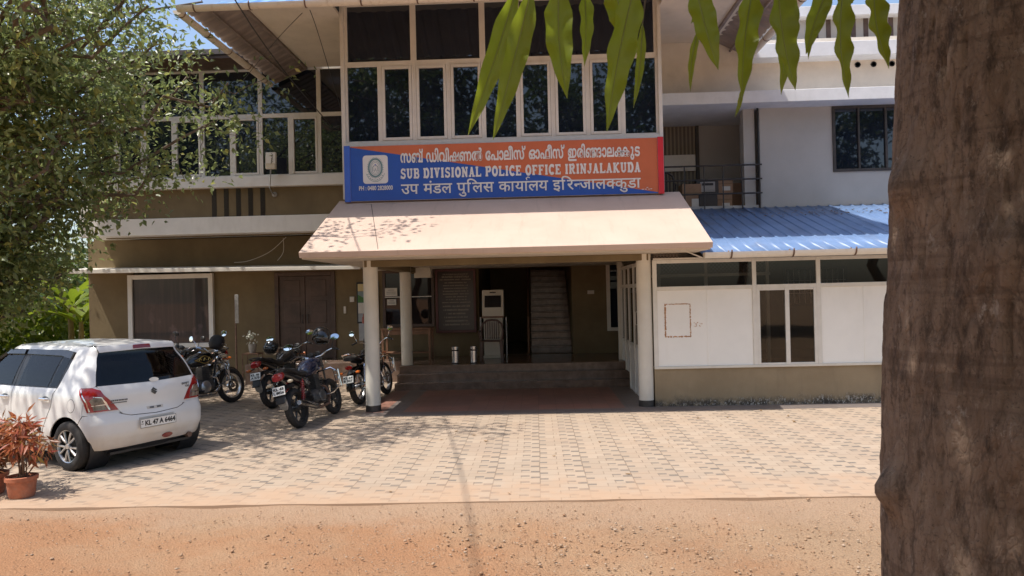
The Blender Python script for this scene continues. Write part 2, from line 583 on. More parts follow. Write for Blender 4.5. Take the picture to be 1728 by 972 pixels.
def window(x0, x1, z0, z1, y, fr=.05, dep=.07, mat=None, gmat=None, parent=BLD, cas=0, label=None, name='window', mull=()):
    """frame (a part) with its glass (a sub-part); cas adds an inner casement frame"""
    mat = mat or K['upvc']; gmat = gmat or K['dkglass']
    b = MB()
    b.box(x0, x0 + fr, y, y + dep, z0, z1).box(x1 - fr, x1, y, y + dep, z0, z1)
    b.box(x0 + fr, x1 - fr, y, y + dep, z0, z0 + fr).box(x0 + fr, x1 - fr, y, y + dep, z1 - fr, z1)
    a0, a1, c0, c1 = x0 + fr, x1 - fr, z0 + fr, z1 - fr
    for mx, mw in mull: b.box(mx - mw / 2, mx + mw / 2, y, y + dep, c0, c1)
    if cas:
        g = .004
        b.box(a0 + g, a0 + cas, y - .012, y + dep - .02, c0 + g, c1 - g).box(a1 - cas, a1 - g, y - .012, y + dep - .02, c0 + g, c1 - g)
        b.box(a0 + cas, a1 - cas, y - .012, y + dep - .02, c0 + g, c0 + cas).box(a0 + cas, a1 - cas, y - .012, y + dep - .02, c1 - cas, c1 - g)
    o = part(b, name, mat, parent, .004, label=label)
    p = MB().box(a0 - .005, a1 + .005, y + dep * .55, y + dep * .55 + .008, c0 - .005, c1 + .005)
    part(p, 'pane', gmat, o, 0)
    return o


def building():
    kh, wh = K['khaki'], K['white']
    # --- ground floor wall (y = 18.2), openings for windows, door, passage
    WY = 18.2
    holes = [(-9.88, -7.97, .9, 2.69), (-6.37, -4.88, .47, 2.6), (-3.72, -2.46, 1.2, 2.58), (-1.38, .87, .47, 2.58), (1.72, 2.10, 1.02, 2.70)]
    part(wall_boxes(MB(), -11.0, 9.5, WY, WY + .25, 0, 3.48, holes), 'wall', kh, bevel=0)
    part(MB().box(-11.0, -10.85, WY + .25, 26, 0, 7.3), 'side_wall', kh, bevel=0)
    # upper floor walls behind the glazing
    part(MB().box(-10.2, -3.6, 17.62, 17.75, 3.48, 7.3), 'upper_wall', kh, bevel=0)
    # slab, white fascia band with turned-up end, recessed khaki panel, slots
    part(MB().box(-10.62, -3.56, 17.2, 18.2, 3.50, 3.89).box(-10.62, -10.36, 17.2, 18.2, 3.89, 4.86), 'fascia_band', wh, bevel=.01)
    part(MB().box(-10.36, -3.56, 17.33, 17.6, 3.89, 4.56), 'parapet_panel', kh)
    for i in range(5):
        x = at(361.5 + 20.5 * i, 342, 17.33).x
        part(MB().box(x - .055, x + .055, 17.322, 17.34, 3.893, 4.556), 'slot', K['granite'], bevel=0)
    part(MB().box(-10.36, -3.56, 17.16, 17.6, 4.56, 4.81), 'sill_band', wh, bevel=.01)
    # upper left windows: 1.37 m modules of one fixed and one opening light
    xs = at(440, 240, 17.3).x
    mod = 1.375
    for k in range(-3, 2):
        a = xs + k * mod
        b = min(a + mod, -3.57)
        if b - a < .2: continue
        mid = a + mod * .5
        window(a, min(mid, b), 4.81, 6.22, 17.3, .045, cas=0)
        if b > mid + .1: window(mid, b, 4.81, 6.22, 17.3, .045, cas=.05 if b - mid > .5 else 0)
        window(a, b, 6.22, 7.32, 17.3, .05)
    # left wing roof: dark eave above the windows
    r = MB().add([(-11.6, 16.4, 7.40), (-5.0, 16.4, 7.40), (-5.0, 22.5, 8.6), (-11.6, 22.5, 8.6), (-11.6, 16.4, 7.52), (-5.0, 16.4, 7.52), (-5.0, 22.5, 8.74), (-11.6, 22.5, 8.74)],
                 [(0, 3, 2, 1), (4, 5, 6, 7), (0, 1, 5, 4), (1, 2, 6, 5), (2, 3, 7, 6), (3, 0, 4, 7)])
    part(r, 'wing_roof', K['dkroof'])
    part(MB().box(-11.3, -5.2, 16.45, 17.8, 7.325, 7.395), 'wing_soffit', K['wood'])
    # sunshade over the ground floor
    s = MB()
    s.add([(-11.05, 17.32, 2.66), (-4.05, 17.32, 2.60), (-4.05, 18.2, 2.66), (-11.05, 18.2, 2.72), (-11.05, 17.32, 2.76), (-4.05, 17.32, 2.68), (-4.05, 18.2, 2.76), (-11.05, 18.2, 2.82)],
          [(0, 3, 2, 1), (4, 5, 6, 7), (0, 1, 5, 4), (1, 2, 6, 5), (2, 3, 7, 6), (3, 0, 4, 7)])
    part(s, 'sunshade', K['cream'], bevel=.008)
    # ground floor window with white surround, and the double door
    window(-9.98, -7.87, .82, 2.62, 18.1, .11, .1, K['white'], K['curtwin'], name='window', mull=(), label='ground floor window with dark curtain behind the glass')
    d = part(MB().box(-6.37, -6.27, 18.16, 18.28, .47, 2.6).box(-4.98, -4.88, 18.16, 18.28, .47, 2.6).box(-6.27, -4.98, 18.16, 18.28, 2.5, 2.6), 'door_frame', K['wood'])
    for x0, x1 in ((-6.265, -5.63), (-5.62, -4.985)):
        lf = MB().box(x0, x1, 18.2, 18.24, .48, 2.495)
        for z0, z1 in ((.6, 1.25), (1.35, 1.9), (2.0, 2.4)):
            lf.box(x0 + .12, x1 - .12, 18.185, 18.2, z0, z1)
        door = part(lf, 'door', K['wood'], bevel=.008)
        hx = x1 - .06 if x0 < -6 else x0 + .06
        part(MB().tube([(hx, 18.2, 1.35), (hx, 18.15, 1.35), (hx, 18.15, 1.55), (hx, 18.2, 1.55)], .011), 'handle', K['dkmetal'], door, 0)
    # porch window and right-hand narrow window
    w3 = window(-3.72, -2.46, 1.2, 2.58, 18.16, .07, .08, K['wood'], K['wdglass'], mull=((-3.1, .06),), label='porch window with two papers stuck on its glass')
    part(MB().box(-3.66, -2.52, 18.14, 18.155, 1.92, 1.94), 'window_bar', K['upvc'], w3, 0)
    window(1.70, 2.12, 1.0, 2.72, 18.12, .085, .1, K['cream'], K['dkglass'], name='window')
    # floor, steps of the verandah; the steps run on inside the annexe
    part(MB().box(-2.95, 9.4, 16.0, 18.2, 0, .47), 'verandah_floor', K['darkstep'], bevel=.01)
    part(MB().box(-6.7, -2.95, 17.05, 18.2, 0, .47), 'door_landing', K['darkstep'], bevel=.01)
    for y0, z in ((15.40, .157), (15.70, .313)):
        part(MB().box(-2.95, 1.90, y0, 16.0 if z > .2 else 15.70, 0, z), 'step', K['darkstep'], bevel=.01)
        part(MB().box(1.90, 9.4, y0, 16.0 if z > .2 else 15.70, 0, z), 'step', K['litstep'], bevel=.01, label='step inside the annexe, paler colour in place of light')
    # passage with the stair
    part(MB().box(-1.5, -1.38, 18.45, 23, .4, 3.4).box(.87, .99, 18.45, 23, .4, 3.4).box(-1.5, .99, 23, 23.1, .4, 5), 'passage_wall', kh, bevel=0)
    part(MB().box(-1.38, .87, 18.2, 23, .3, .465), 'passage_floor', K['darkstep'], bevel=0)
    part(MB().box(-1.38, .87, 18.45, 20.2, 2.75, 2.85).box(-1.38, .87, 20.2, 23, 4.4, 4.5), 'passage_ceiling', kh, bevel=0)
    part(MB().box(-10.85, 9.4, 18.45, 26, 3.42, 3.55), 'floor_slab', kh, bevel=0)
    part(MB().box(-11.0, 9.5, 26, 26.2, 0, 7.3).box(9.4, 9.5, 18.45, 26, 0, 7.3), 'rear_wall', kh, bevel=0)
    part(MB().box(-11.0, 9.5, 17.76, 26, 7.40, 7.48).box(-3.45, 2.30, 14.9, 17.76, 7.62, 7.7), 'flat_roof', kh, bevel=0)
    st = MB()
    for i in range(13):
        st.box(-.14, .87, 18.7 + i * .28, 18.7 + (i + 1) * .28 + .02, .465, .465 + .165 * (i + 1) - .035)
        st.box(-.16, .87, 18.66 + i * .28, 18.7 + (i + 1) * .28 + .02 - .002, .465 + .165 * (i + 1) - .033, .465 + .165 * (i + 1))
    part(st, 'staircase', K['darkstep'], bevel=.006)
    part(MB().tube([(-.2, 18.62, .47), (-.2, 18.62, 1.35), (-.2, 21.5, 3.05)], .028), 'handrail', K['lwood'], bevel=0)
    # porch ceiling (flat) and sloping canopy, beam, columns
    part(MB().box(-3.67, 2.72, 11.74, 18.2, 2.585, 2.66), 'porch_ceiling', K['soffit'], bevel=0)
    c = MB()
    x0, x1 = -3.69, 2.74
    c.add([(x0, 11.68, 2.60), (x1, 11.68, 2.60), (x1, 14.2, 3.70), (x0, 14.2, 3.70), (x0, 11.65, 2.69), (x1, 11.65, 2.69), (x1, 14.2, 3.80), (x0, 14.2, 3.80)],
          [(0, 3, 2, 1), (4, 5, 6, 7), (0, 1, 5, 4), (1, 2, 6, 5), (2, 3, 7, 6), (3, 0, 4, 7)])
    part(c, 'canopy', K['canopy'], bevel=.006)
    # hairline construction joint across the canopy
    a = Vector((-3.0, 14.0, 3.72)); b = Vector((-2.42, 11.6, 2.70))
    part(MB().tube([(-3.03, 13.95, 3.697), (-2.45, 11.70, 2.714)], .004, 4), 'canopy_joint', K['ink'], bevel=0)
    part(MB().box(-2.9, 1.9, 12.68, 12.92, 2.47, 2.585).box(-2.92, -2.68, 12.92, 18.2, 2.47, 2.585), 'beam', K['khaki'], bevel=.008)
    for (x, y, z0, r_) in ((-2.82, 12.80, 0, .125), (1.83, 12.80, 0, .127), (-2.80, 16.13, .47, .122)):
        col = MB().lathe([(r_, z0 + .005), (r_, 1.2), (r_, 2.0), (r_, 2.58)], 28, Matrix.Translation((x, y, 0)))
        o = part(col, 'column', K['cream'], bevel=0)
        if z0 == 0:
            part(MB().lathe([(r_ + .006, z0), (r_ + .006, z0 + .115), (r_ + .001, z0 + .12)], 28, Matrix.Translation((x, y, 0))), 'column_base', K['dkmetal'], o, 0)
    # roller box by the left column
    part(MB().box(-2.72, -2.35, 16.8, 17.1, 2.36, 2.585).box(-4.05, -2.46, 17.6, 18.2, 2.58, 2.67), 'shutter_box', K['cream'])
    # switch plates, bell
    for (px, py, w_, h_) in ((997, 493, .16, .09), (594, 505, .11, .13), (582, 523, .06, .17)):
        p = at(px, py, 18.18)
        part(MB().box(p.x - w_ / 2, p.x + w_ / 2, 18.17, 18.198, p.z - h_ / 2, p.z + h_ / 2), 'switch_plate', K['paper'])
    # --- the bay: floor, side walls, windows of nine modules
    BY = 14.2
    part(MB().box(-3.53, 2.38, 14.2, 17.6, 3.70, 4.85), 'bay_base', K['cream'], bevel=0)
    part(MB().box(-3.53, -3.45, 14.28, 17.3, 4.85, 7.55).box(2.30, 2.38, 14.28, 17.9, 4.85, 7.55), 'bay_side', K['cream'], bevel=0)
    part(MB().box(-3.45, 2.30, 14.9, 15.0, 4.85, 7.5), 'bay_back', K['wood'], bevel=0)
    mw = 5.91 / 9.08
    x = -3.53
    edges = [x + i * (5.91 / 9) for i in range(10)]
    for i in range(9):
        cas = 0 if i in (0, 4, 8) else .055
        window(edges[i], edges[i + 1], 4.88, 6.38, BY, .042, cas=cas)
    for i0, i1 in ((0, 2), (2, 4), (4, 5), (5, 7), (7, 9)):
        window(edges[i0], edges[i1], 6.38, 7.55, BY, .055)
    part(MB().box(-3.60, -3.53, 14.13, 14.30, 3.82, 7.5).box(2.38, 2.45, 14.13, 14.30, 3.82, 7.5).box(-3.53, 2.38, 14.13, 14.2, 4.80, 4.88), 'bay_trim', K['upvc'])
    # flat beige soffits either side of the bay
    part(MB().box(-5.15, -3.60, 13.6, 17.25, 7.30, 7.36).box(2.45, 4.2, 13.6, 16.6, 7.30, 7.36).box(-3.6, 2.45, 13.4, 14.2, 7.56, 7.6), 'soffit', K['soffit'], bevel=0)
    # corrugated hip roof
    X0, X1, Y0, Y1, ZE = -5.95, 4.64, 12.66, 18.5, 6.98
    pitch = .50
    top = 2.6

    def corr(name, n, fn, mat):
        prof = []
        m = MB()
        k = 0
        vs = []
        for i in range(n + 1):
            t = i / n
            ph = (i % 6)
            h = .028 if ph in (2, 3) else 0
            (a, b) = fn(t)
            vs += [(a[0], a[1], a[2] + h), (b[0], b[1], b[2] + h), (b[0], b[1], b[2] + h + .006), (a[0], a[1], a[2] + h + .006)]
        fs = []
        for i in range(n):
            o = i * 4
            fs += [(o, o + 4, o + 5, o + 1), (o + 3, o + 2, o + 6, o + 7), (o, o + 3, o + 7, o + 4), (o + 1, o + 5, o + 6, o + 2)]
        fs += [(0, 1, 2, 3), (n * 4 + 3, n * 4 + 2, n * 4 + 1, n * 4)]
        m.add(vs, fs)
        return part(m, name, mat, bevel=0, smooth=20)
    ym = 17.2
    run = 3.2

    def left(t):
        y = Y0 + .1 + (ym - Y0 - .1) * t
        d = min(run, y - Y0)
        return (X0, y, ZE), (X0 + d, y, ZE + d * pitch)

    def right(t):
        y = Y0 + .1 + (ym - Y0 - .1) * t
        d = min(run, y - Y0)
        return (X1, y, ZE), (X1 - d, y, ZE + d * pitch)

    def front(t):
        x = X0 + .1 + (X1 - X0 - .2) * t
        d = min(run, x - X0, X1 - x)
        return (x, Y0, ZE), (x, Y0 + d, ZE + d * pitch)
    corr('roof_sheet', 96, left, K['sheetblue']); corr('roof_sheet', 96, right, K['sheetblue']); corr('roof_sheet', 210, front, K['sheetblue'])
    # purlins seen under the eaves, closing board at the back
    for sx, xe in ((1, X0), (-1, X1)):
        part(MB().box(xe + sx * .32 - .02, xe + sx * .32 + .02, Y0 + .5, ym, ZE + .09, ZE + .13).box(xe + sx * .76 - .03, xe + sx * .76 + .03, Y0 + .9, ym, ZE + .27, ZE + .345), 'purlin', K['sheetunder'], bevel=0)
        part(MB().prism([(xe + sx * .04, ZE - .05), (xe + sx * .8, ZE + .27), (xe + sx * .8, ZE + .38), (xe + sx * .04, ZE + .06)], ym - .06, ym + .02), 'barge_board', K['sheetunder'], bevel=0)
    # gutters: half-round pvc with strap brackets
    def gutter(p0, p1, r_, name='gutter', step=1.0, first=.15, mat=None, par=BLD):
        p0, p1 = Vector(p0), Vector(p1)
        d = (p1 - p0); L = d.length; d.normalize()
        side = d.cross(Vector((0, 0, 1))).normalized()
        n = 10
        vs = []
        for rr in (r_, r_ - .008):
            for e in (p0, p1):
                for j in range(n + 1):
                    a = PI + PI * j / n
                    vs.append(e + side * math.cos(a) * rr + Vector((0, 0, math.sin(a) * rr)))
        q = n + 1
        fs = []
        for j in range(n):
            fs += [(j, j + 1, q + j + 1, q + j), (2 * q + j, 3 * q + j, 3 * q + j + 1, 2 * q + j + 1)]
        fs += [(0, q, 3 * q, 2 * q), (n, 2 * q + n, 3 * q + n, q + n)]
        fs += [tuple(range(n, -1, -1)), tuple(q + j for j in range(n + 1))]
        o = part(MB().add(vs, fs), name, mat or K['pvc'], par, 0)
        s = first
        while s < L:
            c = p0 + d * s
            pts = [c + side * math.cos(PI + PI * j / 12) * (r_ + .006) + Vector((0, 0, math.sin(PI + PI * j / 12) * (r_ + .006))) for j in range(13)]
            pts = [pts[0] + Vector((0, 0, .03))] + pts + [pts[-1] + Vector((0, 0, .03))]
            b = MB()
            vs = []
            for p in pts:
                vs += [p - d * .012, p + d * .012]
            b.add(vs, [(2 * i, 2 * i + 1, 2 * i + 3, 2 * i + 2) for i in range(len(pts) - 1)])
            ob = part(b, 'bracket', K['rust'], o, 0)
            so_ = ob.modifiers.new('t', 'SOLIDIFY'); so_.thickness = .004; so_.offset = 1
            s += step
        return o
    building.gutter = gutter
    gutter((X0 - .02, Y0 - .06, ZE - .01), (X1 + .02, Y0 - .06, ZE + .02), .085, step=.95, first=.3)
    gutter((X0 - .07, Y0 + .02, ZE - .03), (X0 - .07, ym, ZE - .05), .08, step=1.0, first=.12)
    gutter((X1 + .07, Y0 + .02, ZE - .03), (X1 + .07, ym, ZE - .05), .08, step=1.0, first=.4)
    # --- right-hand wing
    part(MB().box(2.45, 9.5, 15.66, 18.0, 5.78, 6.03), 'balcony_slab', K['coolwhite'], bevel=.008)
    part(MB().box(2.3, 9.5, 16.4, 16.6, 6.03, 7.3), 'upper_parapet', K['soffit'], bevel=0)
    part(MB().box(4.66, 9.5, 16.0, 16.62, 6.80, 7.10), 'coping', K['coolwhite'], bevel=.008)
    for px in (1447, 1474, 1505, 1532):
        p = at(px, 99, 16.39)
        part(MB().lathe([(.045, 0), (.06, 0), (.06, .02), (.045, .02), (.045, 0)], 14, Matrix.Translation((p.x, 16.398, 6.70)) @ Matrix.Rotation(PI / 2, 4, 'X'), cap=False)
             .lathe([(.0001, .002), (.046, .002)], 14, Matrix.Translation((p.x, 16.398, 6.70)) @ Matrix.Rotation(PI / 2, 4, 'X')), 'weep_hole', K['ink'], bevel=0)
    part(MB().box(4.7, 9.5, 16.7, 16.85, 7.1, 7.95), 'louvre_wall', K['palewall'], bevel=0)
    for i in range(12):
        x = 6.28 + i * .27
        part(MB().box(x - .05, x + .05, 16.688, 16.702, 7.13, 7.80), 'louvre_slot', K['wood'], bevel=0)
    part(MB().box(4.7, 9.5, 16.45, 16.9, 7.80, 8.02), 'top_band', K['coolwhite'], bevel=.008)
    part(wall_boxes(MB(), 4.85, 9.5, 16.2, 16.4, 3.0, 5.78, [(6.40, 7.95, 4.40, 5.76)]), 'wing_wall', K['palewall'], bevel=0)
    window(6.38, 7.97, 4.38, 5.775, 16.17, .06, .08, K['dkmetal'], K['dkglass'], mull=((6.93, .04), (7.5, .05)))
    # balcony recess
    part(MB().box(2.38, 5.0, 17.8, 17.95, 3.4, 5.85).box(4.85, 5.0, 16.4, 17.8, 3.4, 5.85), 'balcony_wall', K['palewall'], bevel=0)
    part(MB().box(2.38, 4.85, 16.05, 17.8, 3.45, 3.62), 'balcony_floor', K['palewall'], bevel=0)
    bd = window(2.46, 3.90, 3.62, 5.92 - .05, 17.72, .075, .08, K['dkmetal'], K['curtain'], name='balcony_door', mull=((3.02, .08),), label='balcony door with striped curtains behind glass')
    part(MB().box(2.55, 2.97, 17.70, 17.712, 4.72, 5.10).box(3.08, 3.8, 17.70, 17.712, 4.72, 5.10), 'blind', K['upvc'], bd, 0)
    part(MB().box(4.52, 4.76, 16.25, 16.5, 3.62, 5.85), 'pillar', K['palewall'])
    part(MB().tube([(4.81, 16.17, 3.5), (4.81, 16.17, 5.83)], .02, 10), 'downpipe', K['black'], bevel=0)
    rl = MB()
    for z in (4.57, 4.27, 3.97): rl.tube([(2.45, 16.1, z), (4.85, 16.1, z)], .018, 8)
    for px in (1121, 1155, 1188, 1220, 1252, 1282): 
        x = at(px, 300, 16.1).x
        rl.tube([(x, 16.1, 3.6), (x, 16.1, 4.57)], .014, 8)
    part(rl, 'railing', K['dkmetal'], bevel=0)


def sheet_mats():
    m = Mat('roof_sheet_blue')
    g = m.nt.nodes.new('ShaderNodeNewGeometry')
    sep = m.nt.nodes.new('ShaderNodeSeparateXYZ')
    # painted blue on the upper face, bare weathered metal below: two sides of one sheet
    m.nt.links.new(g.outputs['True Normal'], sep.inputs[0])
    bf = Ex(m.nt, g.outputs['Backfacing'])
    nz = Ex(m.nt, sep.outputs[2])
    up = (nz * (bf * -2.0 + 1.0)).gt(0.05)
    blue = m.mix(m.noise(2, 5).step(.3, .7), (.10, .25, .55), (.20, .36, .62))
    und = m.mix(m.noise(2.5, 5).step(.3, .7), (.21, .17, .155), (.29, .24, .22))
    m.color(m.mix(up, und, blue)); m.set(Roughness=.5)
    K['sheetblue'] = m.m
    K['pvc'] = pm('gutter_pvc', (.72, .65, .55), .5, var=.06, scale=4, stain=(.42, .30, .18), samt=.6, sstretch=(4, 4, .6))
    K['coolwhite'] = pm('white_wash', (.72, .73, .74), .7, var=.06, scale=3, bump=.15, stain=(.5, .48, .45), samt=.35)  # cooler white for the slab, coping and top band
    c = Mat('striped_curtain')
    x, y, z = c.pos()
    st = (x * 11.0).fract()
    n = c.noise(3, 3, stretch=(9, 1, .1))
    c.color(c.mix((st.gt(.55) * .6)._m('ADD', n * .4), (.05, .035, .025), (.30, .23, .15)))
    c.set(Roughness=.35); c.b.inputs['Coat Weight'].default_value = .6; c.b.inputs['Coat Roughness'].default_value = .02
    K['curtain'] = c.m
    c = Mat('dark_curtain')
    x, y, z = c.pos()
    f = c.noise(2.2, 4, stretch=(6, 1, .25)).step(.42, .72)
    p = c.noise(3.0, 3, stretch=(1, 1, .6)).step(.56, .66) * z._m('MULTIPLY_ADD', -.9, 2.0, clamp=True)
    c.color(c.mix(p * .6, c.mix(f, (.014, .009, .009), (.045, .026, .026)), (.13, .085, .09)))
    c.set(Roughness=.5); c.b.inputs['Coat Weight'].default_value = .55; c.b.inputs['Coat Roughness'].default_value = .02
    K['curtwin'] = c.m


K['litstep'] = pm('litstep', (.42, .33, .24), .8, var=.15, scale=3, bump=.1)  # paler than the porch steps, making up for low light in the annexe
sheet_mats()
building()


# ------------------------------------------------------------------ the annexe with the blue roof
def annexe():
    A = thing('annexe_building', 'white panelled lean-to annexe with blue corrugated roof and long glass strip', 'building', (5, 14, 0))
    Y = 12.70
    Pt = lambda mb, n, m, par=A, bv=.004, **k: part(mb, n, m, par, bv, **k)
    Pt(MB().box(1.965, 9.4, Y + .02, Y + .2, 0, .64), 'plinth', K['annexplinth'], bv=0)
    Pt(MB().box(1.965, 9.4, Y - .012, Y + .2, .64, .68), 'sill', K['cream'])
    # frame members
    fr = MB()
    fx = [1.965, 3.62, 4.68, 7.2]
    for x in fx: fr.box(x, x + .07, Y, Y + .06, .68, 2.47)
    fr.box(9.33, 9.4, Y, Y + .06, .68, 2.47)
    for a, b in ((2.035, 3.62), (3.69, 4.68), (4.75, 7.2), (7.27, 9.33)):
        fr.box(a, b, Y, Y + .06, 1.955, 2.02).box(a, b, Y, Y + .06, 2.41, 2.47)
    Pt(fr, 'frame', K['upvc'])
    # white panels with cover strips
    for a, b in ((2.035, 3.62), (4.75, 7.2), (7.27, 9.33)):
        Pt(MB().box(a, b, Y + .02, Y + .04, .68, 1.955), 'panel', K['panel'])
        n = 1 if b - a < 2 else 2
        for i in range(n):
            x = a + (b - a) * (i + 1) / (n + 1) + (.05 if n == 1 else -.1)
            Pt(MB().box(x - .02, x + .02, Y + .012, Y + .022, .69, 1.95), 'cover_strip', K['panel'])
    # glue outline left by a notice that was taken down
    rnd = random.Random(5)
    g = MB()
    def ragged(x0, x1, z0, z1):
        n = int(max(x1 - x0, z1 - z0) / .012)
        hor = (x1 - x0) > (z1 - z0)
        for i in range(n):
            if rnd.random() < .1: continue
            t0, t1 = i / n, (i + 1) / n
            if hor: g.box(x0 + (x1 - x0) * t0, x0 + (x1 - x0) * t1 - .0005, Y + .017, Y + .0199, z0 + rnd.uniform(-.003, .006), z1 + rnd.uniform(-.009, .004))
            else: g.box(x0 + rnd.uniform(-.004, .006), x1 + rnd.uniform(-.009, .004), Y + .017, Y + .0199, z0 + (z1 - z0) * t0, z0 + (z1 - z0) * t1 - .0005)
    ragged(2.155, 2.59, 1.165, 1.19); ragged(2.155, 2.59, 1.715, 1.732); ragged(2.15, 2.178, 1.19, 1.715); ragged(2.572, 2.592, 1.19, 1.715)
    for _ in range(14):
        x, z = 2.64 + rnd.uniform(0, .14), 1.36 + rnd.uniform(-.03, .05)
        s = rnd.uniform(.004, .009)
        g.box(x - s, x + s, Y + .017, Y + .0199, z - s, z + s)
    Pt(g, 'glue_mark', K['glue'], bv=0, label='rust coloured rectangular outline left by a removed notice')
    # glass strip and glazed door
    for a, b in ((2.035, 3.62), (3.69, 4.68), (4.75, 7.2), (7.27, 9.33)):
        Pt(MB().box(a, b, Y + .026, Y + .032, 2.02, 2.41), 'pane', K['clear'], bv=0)
    d = Pt(MB().box(3.69, 3.74, Y, Y + .05, .68, 1.955).box(4.155, 4.225, Y - .005, Y + .055, .68, 1.955).box(4.63, 4.68, Y, Y + .05, .68, 1.955)
           .box(3.74, 4.155, Y, Y + .05, .68, .71).box(4.225, 4.63, Y, Y + .05, .68, .71).box(3.74, 4.155, Y, Y + .05, 1.92, 1.955).box(4.225, 4.63, Y, Y + .05, 1.92, 1.955), 'sliding_window', K['upvc'])
    Pt(MB().box(3.74, 4.155, Y + .02, Y + .026, .71, 1.92).box(4.225, 4.63, Y + .026, Y + .032, .71, 1.92), 'pane', K['clear'], d, 0)
    # inner partition rails with diamond lattice, seen through the strip
    lat = MB()
    def lattice(x0, x1, z0, z1, y, s=.055, r_=.0035):
        k = x0 - (z1 - z0)
        while k < x1:
            for sg in (1, -1):
                a, b = (k, z0 if sg > 0 else z1), (k + z1 - z0, z1 if sg > 0 else z0)
                pts = []
                for (x, z) in (a, b):
                    pts.append([x, z])
                if pts[0][0] < x0:
                    t = (x0 - pts[0][0]) / (pts[1][0] - pts[0][0]); pts[0] = [x0, pts[0][1] + (pts[1][1] - pts[0][1]) * t]
                if pts[1][0] > x1:
                    t = (x1 - pts[0][0]) / (pts[1][0] - pts[0][0]); pts[1] = [x1, pts[0][1] + (pts[1][1] - pts[0][1]) * t]
                if pts[1][0] - pts[0][0] > .01:
                    lat.tube([(pts[0][0], y + sg * .003, pts[0][1]), (pts[1][0], y + sg * .003, pts[1][1])], r_, 4)
            k += s
    lattice(2.0, 2.42, 2.475, 2.585, Y + .03)
    lattice(2.08, 4.6, 2.26, 2.5, 14.6, .075, .004)
    Pt(lat, 'lattice', K['lat'], bv=0)
    ip = MB()
    for x in (2.35, 3.25, 4.42): ip.box(x, x + .06, 14.58, 14.64, 0.0, 2.5)
    ip.box(2.0, 4.5, 14.57, 14.65, 2.2, 2.26)
    Pt(ip, 'inner_frame', K['upvc'])
    Pt(MB().box(1.98, 2.9, 12.69, 12.72, 2.475, 2.50), 'head_rail', K['upvc'])
    Pt(MB().tube([(2.48, 12.32, 2.58), (2.70, 12.22, 2.47)], .012, 6), 'strut', K['upvc'], bv=0)
    # partition along the porch (x = 1.87) with glazed upper part
    pp = MB()
    ys = [12.95, 13.55, 14.25, 15.0, 15.7, 16.25]
    for y in ys: pp.box(1.83, 1.89, y, y + .06, .02 if y < 15.3 else (.16 if y < 15.6 else (.32 if y < 16 else .475)), 2.47)
    for a, b in zip(ys[:-1], ys[1:]):
        z0 = .02 if a < 14.9 else (.16 if a < 15.6 else .32)
        pp.box(1.84, 1.88, a + .06, b, 2.02, 2.09).box(1.84, 1.88, a + .06, b, 2.40, 2.47).box(1.84, 1.88, a + .06, b, .9, .96)
    Pt(pp, 'partition_frame', K['upvc'])
    for a, b in zip(ys[:-1], ys[1:]):
        z0 = .02 if a < 14.9 else (.32 if a < 15.6 else .475)
        Pt(MB().box(1.85, 1.87, a + .062, b - .002, z0, .898), 'partition_panel', K['panel'])
        Pt(MB().box(1.857, 1.863, a + .062, b - .002, .962, 2.018).box(1.857, 1.863, a + .062, b - .002, 2.092, 2.398), 'pane', K['clear'], bv=0)
    Pt(MB().tube([(1.83, 13.62, 1.35), (1.78, 13.62, 1.35), (1.78, 13.62, 1.58), (1.83, 13.62, 1.58)], .01, 8), 'pull_handle', K['upvc'], bv=0)
    Pt(MB().box(1.77, 1.88, 16.32, 16.44, .475, 2.58), 'post', K['cream'])
    # blue corrugated roof
    X0, X1 = 2.70, 9.6
    y0, z0, y1, z1 = 12.26, 2.535, 16.15, 3.66
    vs = []; fs = []
    x = X0
    per = .225
    prof = [(0, 0), (.155, 0), (.17, .021), (.198, .021), (.213, 0)]
    cols = []
    while x < X1:
        for dx, h in prof: cols.append((x + dx, h))
        x += per
    rnd = random.Random(2)
    for cx, h in cols:
        for k in range(5):
            t = k / 4
            yy = y0 + (y1 - y0) * t + (rnd.uniform(-.012, .012) if k in (0, 4) else 0)
            zz = z0 + (z1 - z0) * (yy - y0) / (y1 - y0) + h
            vs.append((cx, yy, zz))
    n = len(cols)
    for i in range(n - 1):
        for k in range(4):
            fs.append((i * 5 + k, (i + 1) * 5 + k, (i + 1) * 5 + k + 1, i * 5 + k + 1))
    o = Pt(MB().add(vs, fs), 'roof', K['blueroof'], bv=0, smooth=20)
    sm = o.modifiers.new('t', 'SOLIDIFY'); sm.thickness = .004; sm.offset = -1
    Pt(MB().box(2.2, 2.75, 16.0, 16.16, 3.40, 3.62).box(2.75, 9.5, 16.165, 16.195, 3.58, 3.72), 'flashing', K['palewall'])
    building.gutter((2.72, 12.20, 2.553), (9.5, 12.20, 2.558), .098, step=.98, first=.42, mat=K['pvcw'], par=A)
    Pt(MB().box(1.95, 9.4, 12.80, 12.86, 2.475, 2.545), 'wall_plate', K['dkmetal'], bv=0)
    Pt(MB().box(9.4, 9.5, 12.7, 18.2, 0, 3.4), 'end_wall', K['khaki'], bv=0)
    # barred window deep inside
    wb = window(5.9, 7.4, 1.5, 2.42, 18.1, .06, .08, K['wood'], K['wdglass'], parent=A, mull=((6.65, .06),))
    bars = MB()
    for i in range(11): bars.tube([(6.0 + i * .13, 18.08, 1.56), (6.0 + i * .13, 18.08, 2.36)], .007, 6)
    for z in (1.8, 2.1): bars.tube([(5.96, 18.075, z), (7.34, 18.075, z)], .007, 6)
    part(bars, 'window_grille', K['upvc'], wb, 0)
    # leaf litter lying on the sheets
    lf = MB()
